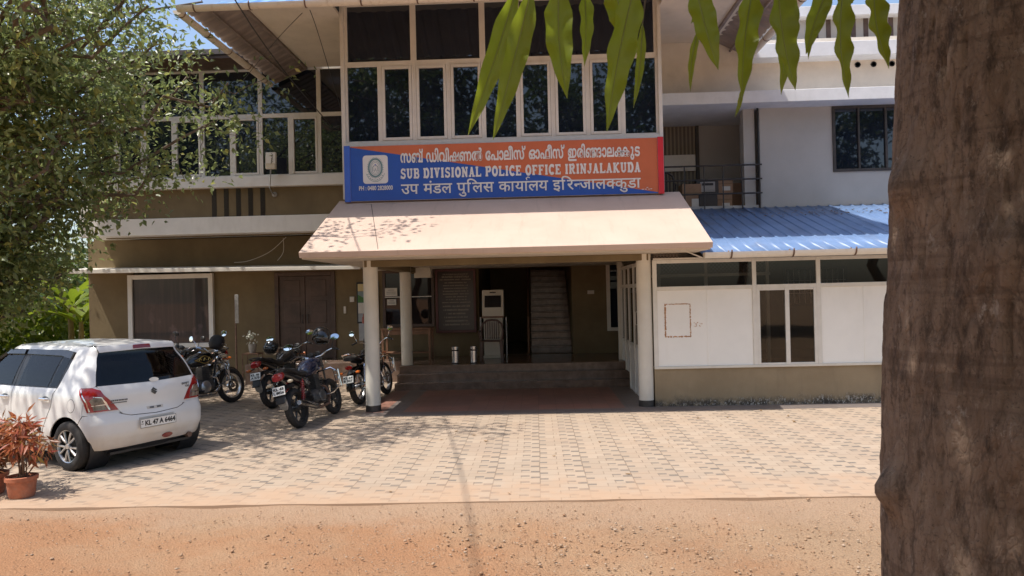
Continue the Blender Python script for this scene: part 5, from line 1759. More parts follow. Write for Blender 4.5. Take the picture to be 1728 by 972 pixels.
r1, f1 = (-3.62, 11.36), (-3.43, 12.64)
motorcycle('motorcycle', 'black commuter motorcycle nearest the yard, red tail lamp and white plate facing out', r1, head(r1, f1), R(-13), 'commuter', plate=('KL 45', 'L 8026'), steer=R(26))
r2, f2 = (-4.76, 13.40), (-4.50, 14.67)
motorcycle('motorcycle', 'black motorcycle in the middle of the row, dull red lamp above a tilted plate', r2, head(r2, f2), R(-9), 'plain', plate=('KL 46', 'A 575'), steer=R(18))
r3, f3 = (-6.42, 13.02), (-5.84, 14.28)
motorcycle('motorcycle', 'old cruiser motorcycle with gold striped tank and round mirrors behind the white car', r3, head(r3, f3), R(-8), 'cruiser', plate=('KL 45', '2210'), steer=R(8))
r4, f4 = (-3.24, 13.66), (-3.02, 15.00)
motorcycle('motorcycle', 'dark motorcycle half hidden behind the left porch column, ladder shaped leg guard', r4, head(r4, f4), R(-8), 'cruiser', plate=('KL 64', 'B 307'), steer=R(12), gold=False)
r5, f5 = (-7.0, 15.9), (-7.3, 14.6)
motorcycle('motorcycle', 'dark motorcycle beyond the car roof with its round headlight turned to the yard', r5, head(r5, f5), R(-7), 'plain', steer=R(-10))


def helmet(loc, rz, tilt, label, mat, r_=.135):
    T = thing('helmet', label, 'helmet', loc, rz, 'helmets hung on the motorcycles')
    T.rotation_euler = (tilt, 0, rz)
    m = MB().lathe([(r_ * .72, -.13), (r_ * .93, -.08), (r_ * 1.0, 0), (r_ * .93, .07), (r_ * .7, .115), (r_ * .38, .14), (.001, .147)], 24, cap=False)
    m.v = [(x * 1.12, y * .95, z) for x, y, z in m.v]
    sh = m.build('shell', mat, T)
    sm = sh.modifiers.new('t', 'SOLIDIFY'); sm.thickness = .02
    v = MB()
    vs = []
    for a in range(-60, 61, 12):
        for z in (-.06, -.01, .04):
            k = .0 if z < 0 else -.006
            vs.append(((r_ * 1.13 + .012 + k) * math.cos(R(a)), (r_ * .96 + .012 + k) * math.sin(R(a)), z))
    n = 11
    v.add(vs, [(i * 3 + j, (i + 1) * 3 + j, (i + 1) * 3 + j + 1, i * 3 + j + 1) for i in range(n - 1) for j in range(2)])
    vo = v.build('visor', K['visor'], T)
    sm = vo.modifiers.new('t', 'SOLIDIFY'); sm.thickness = .004


def at3(px, py, Y):
    return tuple(at(px, py, Y))


K['hel1'] = pm('helmet_black', (.02, .02, .022), .2, var=.2, coat=.8, stain=(.3, .3, .3), samt=.35, sstretch=(1, 1, 1))
K['hel2'] = pm('helmet_matt', (.018, .016, .017), .6, var=.2)
helmet(at3(543, 566, 12.35), R(200), R(25), 'grey and black helmet perched on the mirror of the nearest motorcycle', K['hel1'])
helmet(at3(366, 578, 13.9), R(120), R(15), 'matt black helmet hung on the handlebar of the gold striped motorcycle', K['hel2'], .145)
helmet(at3(458, 586, 14.3), R(250), R(-10), 'glossy black helmet resting on the handlebar of the middle motorcycle', K['hel1'])


# ------------------------------------------------------------------ leaves and trees
def leaves_mesh(pos, nrm, dirs, L, W, fold=.25):
    """numpy: one folded four-sided leaf per row; returns flat arrays"""
    n = len(pos)
    dirs = dirs / np.linalg.norm(dirs, axis=1, keepdims=True)
    side = np.cross(nrm, dirs); side /= (np.linalg.norm(side, axis=1, keepdims=True) + 1e-9)
    up = np.cross(dirs, side)
    L = L[:, None]; W = W[:, None]
    a = pos
    b = pos + dirs * L * .45 + side * W * .5 + up * W * fold
    c = pos + dirs * L
    d = pos + dirs * L * .45 - side * W * .5 + up * W * fold
    e = pos + dirs * L * .45
    V = np.stack([a, b, c, d, e], 1).reshape(-1, 3)
    i = np.arange(n)[:, None] * 5
    T = np.concatenate([i + np.array([[0, 4, 1]]), i + np.array([[4, 2, 1]]), i + np.array([[0, 3, 4]]), i + np.array([[4, 3, 2]])], 1).reshape(-1, 3)
    return V, T


def np_object(name, V, T, mat, parent=None):
    me = bpy.data.meshes.new(name)
    me.vertices.add(len(V)); me.vertices.foreach_set('co', V.astype(np.float32).ravel())
    me.loops.add(T.size); me.loops.foreach_set('vertex_index', T.astype(np.int32).ravel())
    me.polygons.add(len(T)); me.polygons.foreach_set('loop_start', np.arange(0, T.size, T.shape[1], dtype=np.int32))
    me.update(calc_edges=True); me.validate()
    me.materials.append(mat)
    o = bpy.data.objects.new(name, me); COL.objects.link(o)
    if parent is not None: o.parent = parent
    return o


def rnd_unit(rng, n):
    v = rng.normal(size=(n, 3)); return v / np.linalg.norm(v, axis=1, keepdims=True)


def foliage(rng, tips, per, spread, L, W, droop=.3):
    """leaf sprays round the twig tips"""
    tips = np.array(tips)
    n = len(tips) * per
    base = np.repeat(tips, per, 0)
    off = rng.normal(size=(n, 3)) * spread * np.array([1, 1, .62])
    pos = base + off
    d = off / (np.linalg.norm(off, axis=1, keepdims=True) + 1e-6) * .7 + rnd_unit(rng, n) * .9 + np.array([0, 0, -droop])
    nr = rnd_unit(rng, n) * .8 + np.array([-.35, -.45, .75])
    k = rng.uniform(.7, 1.25, n)
    return leaves_mesh(pos, nr, d, L * k, W * k * rng.uniform(.8, 1.15, n))


def bend_path(rng, p0, p1, n=7, wob=.12, sag=0):
    p0, p1 = np.array(p0, float), np.array(p1, float)
    L = np.linalg.norm(p1 - p0)
    out = []
    for i in range(n + 1):
        t = i / n
        q = p0 + (p1 - p0) * t
        if 0 < i < n: q = q + rng.normal(size=3) * wob * L / n
        q[2] += sag * L * 4 * t * (1 - t)
        out.append(q)
    return out


def tree(name, label, base, trunk_top, limbs, r0, tw, per, spread, L, W, mat, bark, seed, group=None, cat='tree', fill=None):
    """trunk with limbs to the given ends; each limb carries side twigs with sprays of leaves"""
    rng = np.random.default_rng(seed)
    T = thing(name, label, cat, base, 0, group)
    b = np.array(base, float)
    m = MB()
    tp = bend_path(rng, (0, 0, 0), np.array(trunk_top) - b, 6, .18)
    m.tube([tuple(p) for p in tp], [r0 * (1.25 if i == 0 else 1) * (1 - .45 * i / 6) for i in range(7)], 12)
    tips = []
    for e, start in limbs:
        k0 = int(start * 6)
        s = tp[k0]
        path = bend_path(rng, s, np.array(e) - b, 8, .35, .05)
        rr = r0 * .27
        m.tube([tuple(p) for p in path], [rr * (1 - .82 * i / 8) + .006 for i in range(9)], 8)
        Ls = np.linalg.norm(np.array(e) - b - s)
        for j in range(tw):
            t = rng.uniform(.22, 1.0)
            f = t * 8; i = min(7, int(f)); q = path[i] + (path[i + 1] - path[i]) * (f - i)
            d = rnd_unit(rng, 1)[0] * np.array([1, 1, .7]); d[2] += .12
            ln = rng.uniform(.25, .55) * min(2.2, Ls * .5)
            tw_p = bend_path(rng, q, q + d * ln, 4, .25)
            m.tube([tuple(p) for p in tw_p], [.009 * (1 - .7 * u / 4) + .0015 for u in range(5)], 5, cap=False)
            tips += [tw_p[2], tw_p[3], tw_p[4], tw_p[4] + rng.normal(size=3) * .2]
    m.build('trunk', bark, T)
    if fill is not None: tips += [np.array(p) - b for p in fill(rng)]
    V, Fc = foliage(rng, tips, per, spread, L, W)
    np_object('crown', V, Fc, mat, T)
    return T


K['bark'] = pm('tree_bark', (.16, .12, .09), .9, var=.3, scale=9, bump=.5, bscale=35)
K['leaf_a'] = leaf_mat('ficus_leaf', (.100, .145, .048), (.25, .30, .11), (.46, .42, .09), .42, .36, .8)
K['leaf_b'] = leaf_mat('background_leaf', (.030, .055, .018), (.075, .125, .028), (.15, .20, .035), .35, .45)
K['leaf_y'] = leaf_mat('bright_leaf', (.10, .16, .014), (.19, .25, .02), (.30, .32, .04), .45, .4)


def P3(px, py, Y): return tuple(at(px, py, Y))


# the big tree at the left: trunk off to the left, limbs arching over the car
limbs = []
limbs += [(q, .85) for q in ((-5.1, 11.3, 7.6), (-5.7, 10.7, 7.5), (-8.6, 8.4, 6.8), (-7.4, 7.9, 6.6), (-6.4, 8.4, 6.8), (-5.4, 8.8, 7.0), (-7.8, 7.2, 6.5), (-4.8, 9.0, 7.3))]
for (px, py, Y) in ((60, -60, 10.5), (250, 10, 11.5), (385, 140, 13.4), (360, 205, 13.6), (285, 270, 13.5), (265, 70, 12.5), (180, -30, 11.8), (150, 330, 13.4), (40, 360, 12.2), (170, 190, 12.4), (60, 120, 10.8), (205, 95, 14.2), (345, -200, 9.6), (200, -150, 8.8), (90, 250, 11.2), (235, 300, 14.4),
                    (110, -20, 11.4), (20, 430, 12.3), (70, 470, 12.8), (112, 455, 13.6), (40, 530, 13.0), (95, 385, 13.2), (-20, 380, 12.0), (120, 200, 11.6), (200, 260, 12.8), (255, 150, 12.6), (150, 60, 11.2), (330, 150, 14.6), (30, 470, 12.5), (120, 430, 13.8)):
    limbs.append((P3(px, py, Y), .45 if py > 150 else (.7 if py > 40 else .9)))
tree('shade_tree', 'big leafy shade tree at the left edge arching over the white car', (-10.6, 11.6, 0), (-9.9, 11.9, 5.2), limbs, .24, 17, 12, .23, .125, .07, K['leaf_a'], K['bark'], 4)
# a second one further back that shades the wing
limbs = [((x, y, z), .6) for x, y, z in ((-13.5, 14.5, 8.6), (-11.5, 14.0, 9.8), (-9.2, 15.2, 9.6), (-8.0, 14.6, 8.6), (-12.6, 16.5, 7.0), (-10.6, 15.6, 8.0), (-9.0, 15.6, 7.4), (-12.2, 15.0, 5.6), (-11.6, 16.4, 4.6), (-7.2, 15.0, 9.2))]
tree('shade_tree', 'taller tree close to the left end of the building behind the arching tree', (-13.0, 16.2, 0), (-12.2, 15.9, 5.5), limbs, .22, 12, 9, .26, .14, .075, K['leaf_a'], K['bark'], 9)
# trees beyond the end of the building
for i, (x, y, h, r_, lab) in enumerate(((-17.5, 23, 8, 3.2, 'dense tree in the background at the far left edge behind the banana plants'),
                                        (-22, 27, 10, 4.2, 'tall background tree furthest left beyond the garden'),
                                        (-14.8, 30, 9.5, 3.8, 'background tree showing between the leaves left of the building corner'),
                                        (-17.0, 17.5, 5.2, 2.4, 'low dark tree standing left of the parked car'))):
    rng = np.random.default_rng(20 + i)
    limbs = [((x + math.cos(a) * r_ * rng.uniform(.5, 1), y + math.sin(a) * r_ * rng.uniform(.5, 1), h * rng.uniform(.3, 1.0)), .7) for a in [2 * PI * k / 11 for k in range(11)]]
    tree('garden_tree', lab, (x, y, 0), (x + .2, y, h * .5), limbs, .2, 13, 9, .34, .22, .11, K['leaf_b'], K['bark'], 40 + i, 'trees of the garden')


# broad-leaved banana plants behind the corner; sun and shade put into leaf colours
def banana(x, y, h, label, seed, mat, n=9):
    rng = random.Random(seed)
    T = thing('banana_plant', label, 'plant', (x, y, 0), rng.uniform(0, 6), 'banana plants in the garden')
    MB().tube([(0, 0, 0), (.03, 0, h * .3), (.0, .02, h * .55)], [.10, .085, .06], 10).build('stem', K['stem'], T)
    V = MB()
    for i in range(n):
        a = 2 * PI * i / n + rng.uniform(-.3, .3)
        L = h * rng.uniform(.45, .75); w_ = rng.uniform(.17, .26)
        el = rng.uniform(.5, 1.25)
        segs = 9
        vs = []
        p = Vector((0, 0, h * rng.uniform(.45, .58)))
        for k in range(segs + 1):
            t = k / segs
            e = el - t * rng.uniform(1.3, 1.7)
            d = Vector((math.cos(a) * math.cos(e), math.sin(a) * math.cos(e), math.sin(e)))
            s = Vector((-math.sin(a), math.cos(a), 0))
            up = s.cross(d)
            ww = w_ * (math.sin(PI * min(1, t * .93 + .06)) ** .6) * (1 + .12 * rng.uniform(-1, 1)) if k > 1 else .02
            vs += [p + s * ww + up * -ww * .35, p.copy(), p - s * ww + up * -ww * .35]
            p = p + d * L / segs
        V.add(vs, [(3 * k + j, 3 * k + j + 1, 3 * k + j + 4, 3 * k + j + 3) for k in range(segs) for j in (0, 1)])
    V.build('leaves', mat, T, smooth=60)


K['stem'] = pm('plant_stem', (.18, .15, .06), .7, var=.3, scale=8)
banana(-14.2, 22.5, 3.4, 'bright banana plant at the building corner, sunlight in its leaf colour', 1, K['leaf_y'])
banana(-13.2, 21.4, 2.6, 'shorter banana plant touching the building corner, sunlight in its leaf colour', 2, K['leaf_y'])
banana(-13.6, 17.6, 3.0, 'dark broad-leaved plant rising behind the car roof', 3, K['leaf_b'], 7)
banana(-15.4, 19.6, 3.6, 'banana plant left of the bright ones, shade in its leaf colour', 4, K['leaf_b'])
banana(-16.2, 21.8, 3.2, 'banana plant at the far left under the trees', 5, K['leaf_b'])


def hedge():
    rng = np.random.default_rng(77)
    n = 9000
    pos = np.stack([rng.uniform(-26, -11.6, n), rng.uniform(24, 27, n), np.abs(rng.normal(0, 1.1, n)) + .1], 1)
    V, T = leaves_mesh(pos, rnd_unit(rng, n) + np.array([0, -.3, .8]), rnd_unit(rng, n), rng.uniform(.2, .42, n), rng.uniform(.1, .2, n))
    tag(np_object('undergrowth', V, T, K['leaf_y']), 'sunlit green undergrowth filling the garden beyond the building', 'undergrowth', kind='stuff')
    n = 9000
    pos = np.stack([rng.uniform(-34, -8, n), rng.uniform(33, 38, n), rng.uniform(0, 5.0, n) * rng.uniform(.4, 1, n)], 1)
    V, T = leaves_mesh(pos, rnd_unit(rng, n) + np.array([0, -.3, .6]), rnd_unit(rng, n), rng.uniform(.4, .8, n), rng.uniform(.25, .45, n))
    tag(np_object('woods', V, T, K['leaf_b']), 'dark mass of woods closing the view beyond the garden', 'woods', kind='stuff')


hedge()

# trees across the road, behind the camera: they stand in the window reflections
k = 0
for (x, y, h, r_) in ((-27, -9, 19, 5.4), (-20, -8, 19, 5.2), (-13, -9, 17, 5.0), (-7.0, -8, 18.5, 4.8), (-1.5, -10, 16, 4.6), (4.0, -8, 18.5, 4.8), (9.5, -10, 17, 5.0), (15.5, -9, 17, 4.8)):
    rng = np.random.default_rng(60 + k)
    limbs = [((x + math.cos(a) * r_ * rng.uniform(.4, 1), y + math.sin(a) * r_ * rng.uniform(.4, 1), h * rng.uniform(.42, 1.0)), .8) for a in [2 * PI * q / 10 for q in range(10)]]
    tree('roadside_tree', ['leftmost', 'second', 'third', 'fourth', 'fifth', 'sixth', 'seventh', 'rightmost'][k] + ' roadside tree across the road, seen only in the window reflections', (x, y, 0), (x, y, h * .5), limbs, .25, 14, 16, .5, .36, .19, K['leaf_b'], K['bark'], 70 + k, 'roadside trees')
    k += 1


# ------------------------------------------------------------------ the near tree: trunk at the right and drooping leaves
def near_tree():
    base = Vector((1.02, 1.62, 0))
    T = thing('near_tree', 'brown tree trunk close at the right edge with long wavy leaves hanging above', 'tree', base)
    m = Mat('near_bark')
    x, y, z = m.pos()
    c = m.mix(m.noise(5, 6, .7, stretch=(1.6, 1.6, .5)).step(.3, .7), (.145, .098, .070), (.225, .158, .116))
    c = m.mix(m.noise(26, 6, .75, stretch=(1, 1, .3)).step(.48, .66) * .75, c, (.034, .023, .018))
    c = m.mix(m.noise(75, 5, .8, stretch=(1, 1, .5)).step(.54, .66) * .6, c, (.26, .20, .155))
    c = m.mix(m.noise(120, 4, .8).step(.55, .68) * .6, c, (.028, .02, .016))
    c = m.mix(m.noise(13, 6, .8, stretch=(1, 1, .6)).step(.60, .67) * .65, c, (.34, .29, .25))
    c = m.mix(m.noise(4, 3, .5, stretch=(.4, .4, 9)).step(.55, .68) * .35, c, (.05, .032, .024))
    m.color(c); m.set(Roughness=.9)
    m.b.inputs['Specular IOR Level'].default_value = .2
    mp = m.nt.nodes.new('ShaderNodeMapping'); mp.inputs['Scale'].default_value = (1, 1, .42)
    m.nt.links.new(m.tc.outputs['Object'], mp.inputs[0])
    nz = m.nt.nodes.new('ShaderNodeTexNoise'); nz.inputs['Scale'].default_value = 9; nz.inputs['Detail'].default_value = 4
    m.nt.links.new(mp.outputs[0], nz.inputs[0])
    ad = m.nt.nodes.new('ShaderNodeVectorMath'); ad.operation = 'MULTIPLY_ADD'
    m.nt.links.new(nz.outputs['Color'], ad.inputs[0]); ad.inputs[1].default_value = (.09, .09, .09); m.nt.links.new(mp.outputs[0], ad.inputs[2])
    def plates(sc):
        vo = m.nt.nodes.new('ShaderNodeTexVoronoi'); vo.feature = 'DISTANCE_TO_EDGE'; vo.inputs['Scale'].default_value = sc
        m.nt.links.new(ad.outputs[0], vo.inputs[0]); return Ex(m.nt, vo.outputs[0])
    e1, e2 = plates(34), plates(80)
    crack = (e1.step(.10, .0) * m.noise(7, 4).step(.38, .6)).max(e2.step(.10, .0) * .5 * m.noise(11, 4).step(.45, .6))
    c = m.mix(crack * .33, c, (.03, .022, .018))
    m.color(c)
    m.bump(m.noise(60, 6, .8, stretch=(1, 1, .5)) * .7 + e1.step(0, .2) * .25 + e2.step(0, .15) * .2, .8, .006)
    rnd = random.Random(4)
    from mathutils import noise as MN
    vs = []; n = 190; rows = 330
    ph = [(rnd.uniform(0, 6), rnd.randint(1, 4), rnd.uniform(-3, 3)) for _ in range(6)]
    knots = [(PI * 1.02, 2.20, .034, .035), (PI * 1.0, 1.56, .042, .030), (PI * 1.30, 2.05, .02, .05), (PI * 1.35, 1.7, .022, .05), (PI * 1.45, 1.9, .015, .03), (PI * 1.2, 1.35, .015, .04)]
    for j in range(rows + 1):
        zz = -.05 + 4.6 * j / rows
        r_ = .276 - .052 * (zz - 1.4) + (.10 * max(0, .5 - zz))
        for i in range(n):
            a = 2 * PI * i / n
            q = r_ + sum(.004 * math.sin(p + k * a + w_ * zz) for p, k, w_ in ph)
            c_, s_ = math.cos(a), math.sin(a)
            v1 = MN.noise(Vector((c_ * 3.2, s_ * 3.2, zz * 1.3)))
            v2 = MN.noise(Vector((c_ * 11, s_ * 11, zz * 4.5 + 7)))
            v3 = MN.noise(Vector((c_ * 30, s_ * 30, zz * 15)))
            crack = max(0, .16 - abs(v2)) / .16
            q += .008 * v1 + .0045 * v3 - .008 * crack * crack + .003 * v2 + .002 * MN.noise(Vector((c_ * 60, s_ * 60, zz * 40)))
            q -= .003 * max(0, MN.noise(Vector((c_ * 1.5, s_ * 1.5, zz * 26))) - .25)
            for (ka, kz, kh, ks) in knots:
                da = ((a - ka + PI) % (2 * PI) - PI) * r_
                q += kh * math.exp(-(da * da + (zz - kz) ** 2) / (2 * ks * ks))
            vs.append((c_ * q, s_ * q, zz))
    fs = [(j * n + i, j * n + (i + 1) % n, (j + 1) * n + (i + 1) % n, (j + 1) * n + i) for j in range(rows) for i in range(n)]
    MB().add(vs, fs).build('trunk', m.m, T, smooth=70)
    K['nearbark'] = m.m
    # boughs above the frame and the crown that shades the trunk
    off = base
    bm_ = MB()
    twigs = []
    bm_.tube([(-.05, -.02, 3.5), (-.5, -.15, 3.62), (-1.1, -.25, 3.5), (-1.7, -.2, 3.3)], [.06, .045, .03, .012], 8)
    for (px, Y) in ((890, 1.45), (1010, 1.5), (1085, 1.55), (1180, 1.42), (1280, 1.5), (1350, 1.5), (1420, 1.45), (1490, 1.5)):
        p = at(px, -75, Y) - off
        bm_.tube([(p.x + .1, p.y - .25, 3.35), (p.x + .04, p.y - .1, p.z + .25), (p.x, p.y, p.z)], [.014, .008, .005], 6)
    rng = np.random.default_rng(3)
    tips = [(-1.7 + rng.uniform(0, 3.2), rng.uniform(-2.1, .2), rng.uniform(3.6, 5.8)) for _ in range(1050)]
    # a gap in the crown lets one shaft of sun reach the upper trunk
    p0 = np.array([-.08, -.26, 2.92]); dv = np.array(SUN_TO)
    tips = [t for t in tips if np.linalg.norm(np.cross(np.array(t) - p0, dv)) > .36]
    V, Fc = foliage(rng, tips, 14, .20, .20, .055, .9)
    np_object('crown', V, Fc, K['leaf_n'], T)
    # hanging leaves
    lv = [(872, -20, 790, 228, 40, 1.42), (897, -20, 832, 236, 44, 1.38), (943, -25, 957, 166, 50, 1.46), (986, -20, 986, 112, 26, 1.62), (1072, -30, 1024, 222, 52, 1.44), (1084, 40, 1069, 182, 16, 1.56), (1035, -30, 1058, 75, 46, 1.58),
          (1172, -30, 1212, 118, 44, 1.40), (1200, -30, 1166, 40, 24, 1.55), (1178, 52, 1165, 155, 13, 1.50), (1272, -30, 1252, 168, 42, 1.46), (1252, 150, 1240, 198, 8, 1.46),
          (1312, -30, 1342, 152, 50, 1.40), (1335, -30, 1318, 160, 34, 1.47), (1400, -25, 1360, 92, 34, 1.52), (1424, -30, 1432, 165, 40, 1.44), (1474, -30, 1500, 116, 40, 1.48), (1386, -20, 1364, 100, 18, 1.60), (960, -30, 925, 40, 30, 1.6), (1445, -40, 1410, 20, 36, 1.62)]
    for (x0, y0, x1, y1, wpx, Y) in lv:
        # tilt the tips slightly toward or away from the viewer: real leaves in space
        a = at(x0, y0, Y) - off; b = at(x1, y1, Y + rnd.uniform(-.05, .05)) - off
        ax = (b - a); L = ax.length; d = ax.normalized()
        view = Vector((0, 1, 0)); view.rotate(Euler((0, 0, rnd.uniform(-.35, .35))))
        side = d.cross(view).normalized(); nn = side.cross(d)
        W = wpx / F_PX * Y * .92
        segs = 26
        vs = []
        p1, p2 = rnd.uniform(0, 6), rnd.uniform(0, 6)
        bow = rnd.uniform(-.04, .04) * L
        for i in range(segs + 1):
            t = i / segs
            prof = min(1, (t * 4.5) ** .7) * (1 - max(0, (t - .42) / .58) ** 1.7) if t < 1 else 0
            prof = max(prof, .02)
            cpt = a + ax * t + side * bow * math.sin(PI * t) + nn * .03 * math.sin(PI * t) * L
            wl = W * .5 * prof * (1 + .05 * math.sin(t * 24 + p1))
            wr = W * .5 * prof * (1 + .05 * math.sin(t * 21 + p2))
            rl = .16 * W * prof * math.sin(t * 24 + p1 + 1); rr_ = .16 * W * prof * math.sin(t * 22 + p2 + 1)
            fold = .25 * W * prof
            vs += [cpt + side * wl - nn * (fold - rl), cpt + side * wl * .5 - nn * fold * .45, cpt, cpt - side * wr * .5 - nn * fold * .45, cpt - side * wr - nn * (fold - rr_)]
        o = MB().add(vs, [(5 * i + j, 5 * i + j + 1, 5 * i + j + 6, 5 * i + j + 5) for i in range(segs) for j in range(4)]).build('leaf', K['leaf_n'], T, smooth=180)
        MB().tube([tuple(Vector(vs[5 * i + 2]) - nn * .0006) for i in range(segs + 1)], [.0014 * (1 - .7 * i / segs) for i in range(segs + 1)], 5).build('midrib', K['rib'], o, smooth=60)
        bm_.tube([tuple(a - d * .05 + Vector((.01, 0, .05))), tuple(a - d * .02), tuple(a)], .0022, 5)
    bm_.build('bough', K['bark'], T, smooth=60)


def near_leaf_mat():
    m = Mat('hanging_leaf'); nt_ = m.nt
    g = nt_.nodes.new('ShaderNodeNewGeometry')
    r_ = Ex(nt_, g.outputs['Random Per Island'])
    c = m.mix(r_, (.125, .185, .014), (.19, .235, .02))
    c = m.mix(m.noise(14, 5, .7).step(.45, .75) * .45, c, (.24, .23, .03))
    c = m.mix(m.noise(60, 4, .7).step(.66, .8) * .4, c, (.10, .07, .03))
    m.color(c); m.set(Roughness=.38)
    m.bump(m.noise(45, 4), .15, .004)
    t = nt_.nodes.new('ShaderNodeBsdfTranslucent')
    tc = m.mix(.6, c, (.36, .42, .03)); nt_.links.new(tc.k, t.inputs[0])
    mx = nt_.nodes.new('ShaderNodeMixShader'); mx.inputs[0].default_value = .5
    nt_.links.new(m.b.outputs[0], mx.inputs[1]); nt_.links.new(t.outputs[0], mx.inputs[2])
    nt_.links.new(mx.outputs[0], nt_.nodes['Material Output'].inputs[0])
    return m.m


K['rib'] = pm('leaf_rib', (.24, .27, .08), .5, var=.1)
K['leaf_n'] = near_leaf_mat()
near_tree()


# ------------------------------------------------------------------ things in the verandah and round the house
def name_board():
    T = thing('honour_board', 'dark notice board in a maroon frame with rows of pale lettering', 'notice board', (-1.93, 18.1, 1.04))
    x0, x1, z0, z1, y = -.49, .49, 0, 1.54, 0
    fr = MB().box(x0, x0 + .06, -.02, .05, z0, z1).box(x1 - .06, x1, -.02, .05, z0, z1).box(x0 + .06, x1 - .06, -.02, .05, z0, z0 + .06).box(x0 + .06, x1 - .06, -.02, .05, z1 - .06, z1)
    fr.build('frame', K['maroon'], T, .006)
    MB().box(x0 + .06, x1 - .06, .0, .03, z0 + .06, z1 - .06).build('slab', K['granite'], T, 0)
    for body, z, h, w_ in (('THE BUILDING INAUGURATED BY', 1.395, .028, .62), ('SRI.RAMESH CHENNITHALA', 1.325, .048, .66)):
        v, f = text_mesh(body, 1, .03)
        ax, bx = extent(v); zs = [q[1] for q in v]; az, bz = min(zs), max(zs)
        MB().add([((q[0] - ax) / (bx - ax) * w_ - w_ / 2, -.002 - q[2] * .01, z + (q[1] - az) / (bz - az) * h) for q in v], f).build('lettering', K['boardtext'], T, 0, smooth=0)
    rnd = random.Random(3)
    # the rows below are too small to read: strokes in rows
    rows = [(1.27, .76, .026)] + [(1.195 - i * .068, rnd.uniform(.48, .70), .026) for i in range(8)] + [(.62 - i * .088, [.64, .60, .46, .58, .54, .62][i], .04) for i in range(6)]
    for z, w_, h in rows:
        x = -w_ / 2; tx = MB()
        while x < w_ / 2:
            L = rnd.uniform(.012, .024)
            k = rnd.random()
            if k > .12: tx.box(x, x + L * .75, -.003, .001, z, z + h * rnd.uniform(.75, 1))
            x += L
        tx.build('lettering', K['boardtext'], T, 0, smooth=0)


K['print'] = pm('grey_print', (.3, .29, .28), .8)
K['chairdk'] = pm('dark_plastic', (.045, .038, .036), .45, var=.1)
K['boardtext'] = pm('board_lettering', (.30, .26, .20), .6, var=.1)
name_board()


def kiosk():
    T = thing('touch_kiosk', 'cream information kiosk with a black screen behind the plastic chair', 'kiosk', (-1.0, 17.5, .47))
    MB().box(-.24, .24, -.15, .2, .0, .06).box(-.22, .22, -.12, .18, .06, .95).build('cabinet', K['kiosk'], T, .012)
    h = MB().add([(-.25, -.16, .95), (.25, -.16, .95), (.25, .14, .95), (-.25, .14, .95), (-.25, -.02, 1.58), (.25, -.02, 1.58), (.25, .12, 1.58), (-.25, .12, 1.58)],
                 [(0, 3, 2, 1), (4, 5, 6, 7), (0, 1, 5, 4), (1, 2, 6, 5), (2, 3, 7, 6), (3, 0, 4, 7)])
    hd = h.build('head', K['kiosk'], T, .012)
    rot = Matrix.Translation((0, -.085, 1.3)) @ Matrix.Rotation(math.atan2(.14, .63), 4, 'X').inverted()
    MB().box(-.19, .19, -.012, -.001, -.13, .15, rot).build('screen', K['screen'], hd, .003)
    MB().box(-.07, .07, -.012, -.001, .21, .235, rot).build('speaker_slot', K['ink'], hd, 0)
    MB().box(-.255, .255, -.19, -.15, .93, .975).build('shelf', K['lwood'], T, .005)
    rails = MB()
    for s in (-1, 1): rails.tube([(s * .30, -.1, 0), (s * .30, -.1, .95), (s * .30, .1, .95), (s * .30, .1, 0)], .012, 8)
    rails.build('guard_rail', K['steel'], T)


kiosk()


def plastic_chair(loc, rz, label, mat, group='plastic chairs'):
    T = thing('plastic_chair', label, 'chair', loc, rz, group)
    # faces -Y: seat, four legs, arms, slatted back
    P = lambda mb, n, bv=.004: mb.build(n, mat, T, bv)
    P(MB().box(-.22, .22, -.24, .20, .42, .445), 'seat', .012)
    for sx in (-1, 1):
        for sy, y in ((-1, -.22), (1, .20)):
            P(MB().add([(sx * .24 - .025, y - .025, 0), (sx * .24 + .025, y - .025, 0), (sx * .24 + .025, y + .025, 0), (sx * .24 - .025, y + .025, 0),
                        (sx * .21 - .03, y * .92 - .03, .43), (sx * .21 + .03, y * .92 - .03, .43), (sx * .21 + .03, y * .92 + .03, .43), (sx * .21 - .03, y * .92 + .03, .43)],
                       [(0, 3, 2, 1), (4, 5, 6, 7), (0, 1, 5, 4), (1, 2, 6, 5), (2, 3, 7, 6), (3, 0, 4, 7)]), 'leg')
        P(MB().tube([(sx * .23, -.20, .43), (sx * .27, -.22, .62), (sx * .28, -.05, .66), (sx * .25, .20, .64)], [.02, .022, .024, .02], 8), 'arm', 0)
    b = MB()
    arch = [(-.24, .22, .44), (-.25, .26, .66), (-.215, .29, .80), (-.12, .30, .875), (0, .305, .89), (.12, .30, .875), (.215, .29, .80), (.25, .26, .66), (.24, .22, .44)]
    b.tube(arch, .024, 8)
    for i in range(7):
        x = -.15 + i * .05
        b.box(x - .014, x + .014, .235, .25, .46, .50).tube([(x, .23, .46), (x, .275, .70), (x * .95, .298, .85)], .013, 6)
    P(b, 'backrest', 0)
    return T


plastic_chair((-1.02, 16.95, .47), 0, 'maroon brown plastic armchair standing in front of the kiosk', K['brplastic'])
plastic_chair((2.86, 16.75, 3.62), R(170), 'dark plastic chair with slatted back on the balcony beside the cartons', K['chairdk'])


def bin_(loc, label):
    T = thing('steel_bin', label, 'bin', loc, 0, 'steel bins on the step edge')
    MB().lathe([(.072, .012), (.08, .02), (.08, .33), (.084, .335), (.084, .36), (.075, .36), (.075, .05), (.001, .05)], 28).build('body', K['steel'], T)
    MB().lathe([(.086, .0), (.086, .015), (.07, .016), (.07, .0)], 28).build('foot', K['black'], T)
    MB().lathe([(.0815, .27), (.0815, .30)], 28, cap=False).build('band', K['ink'], T)


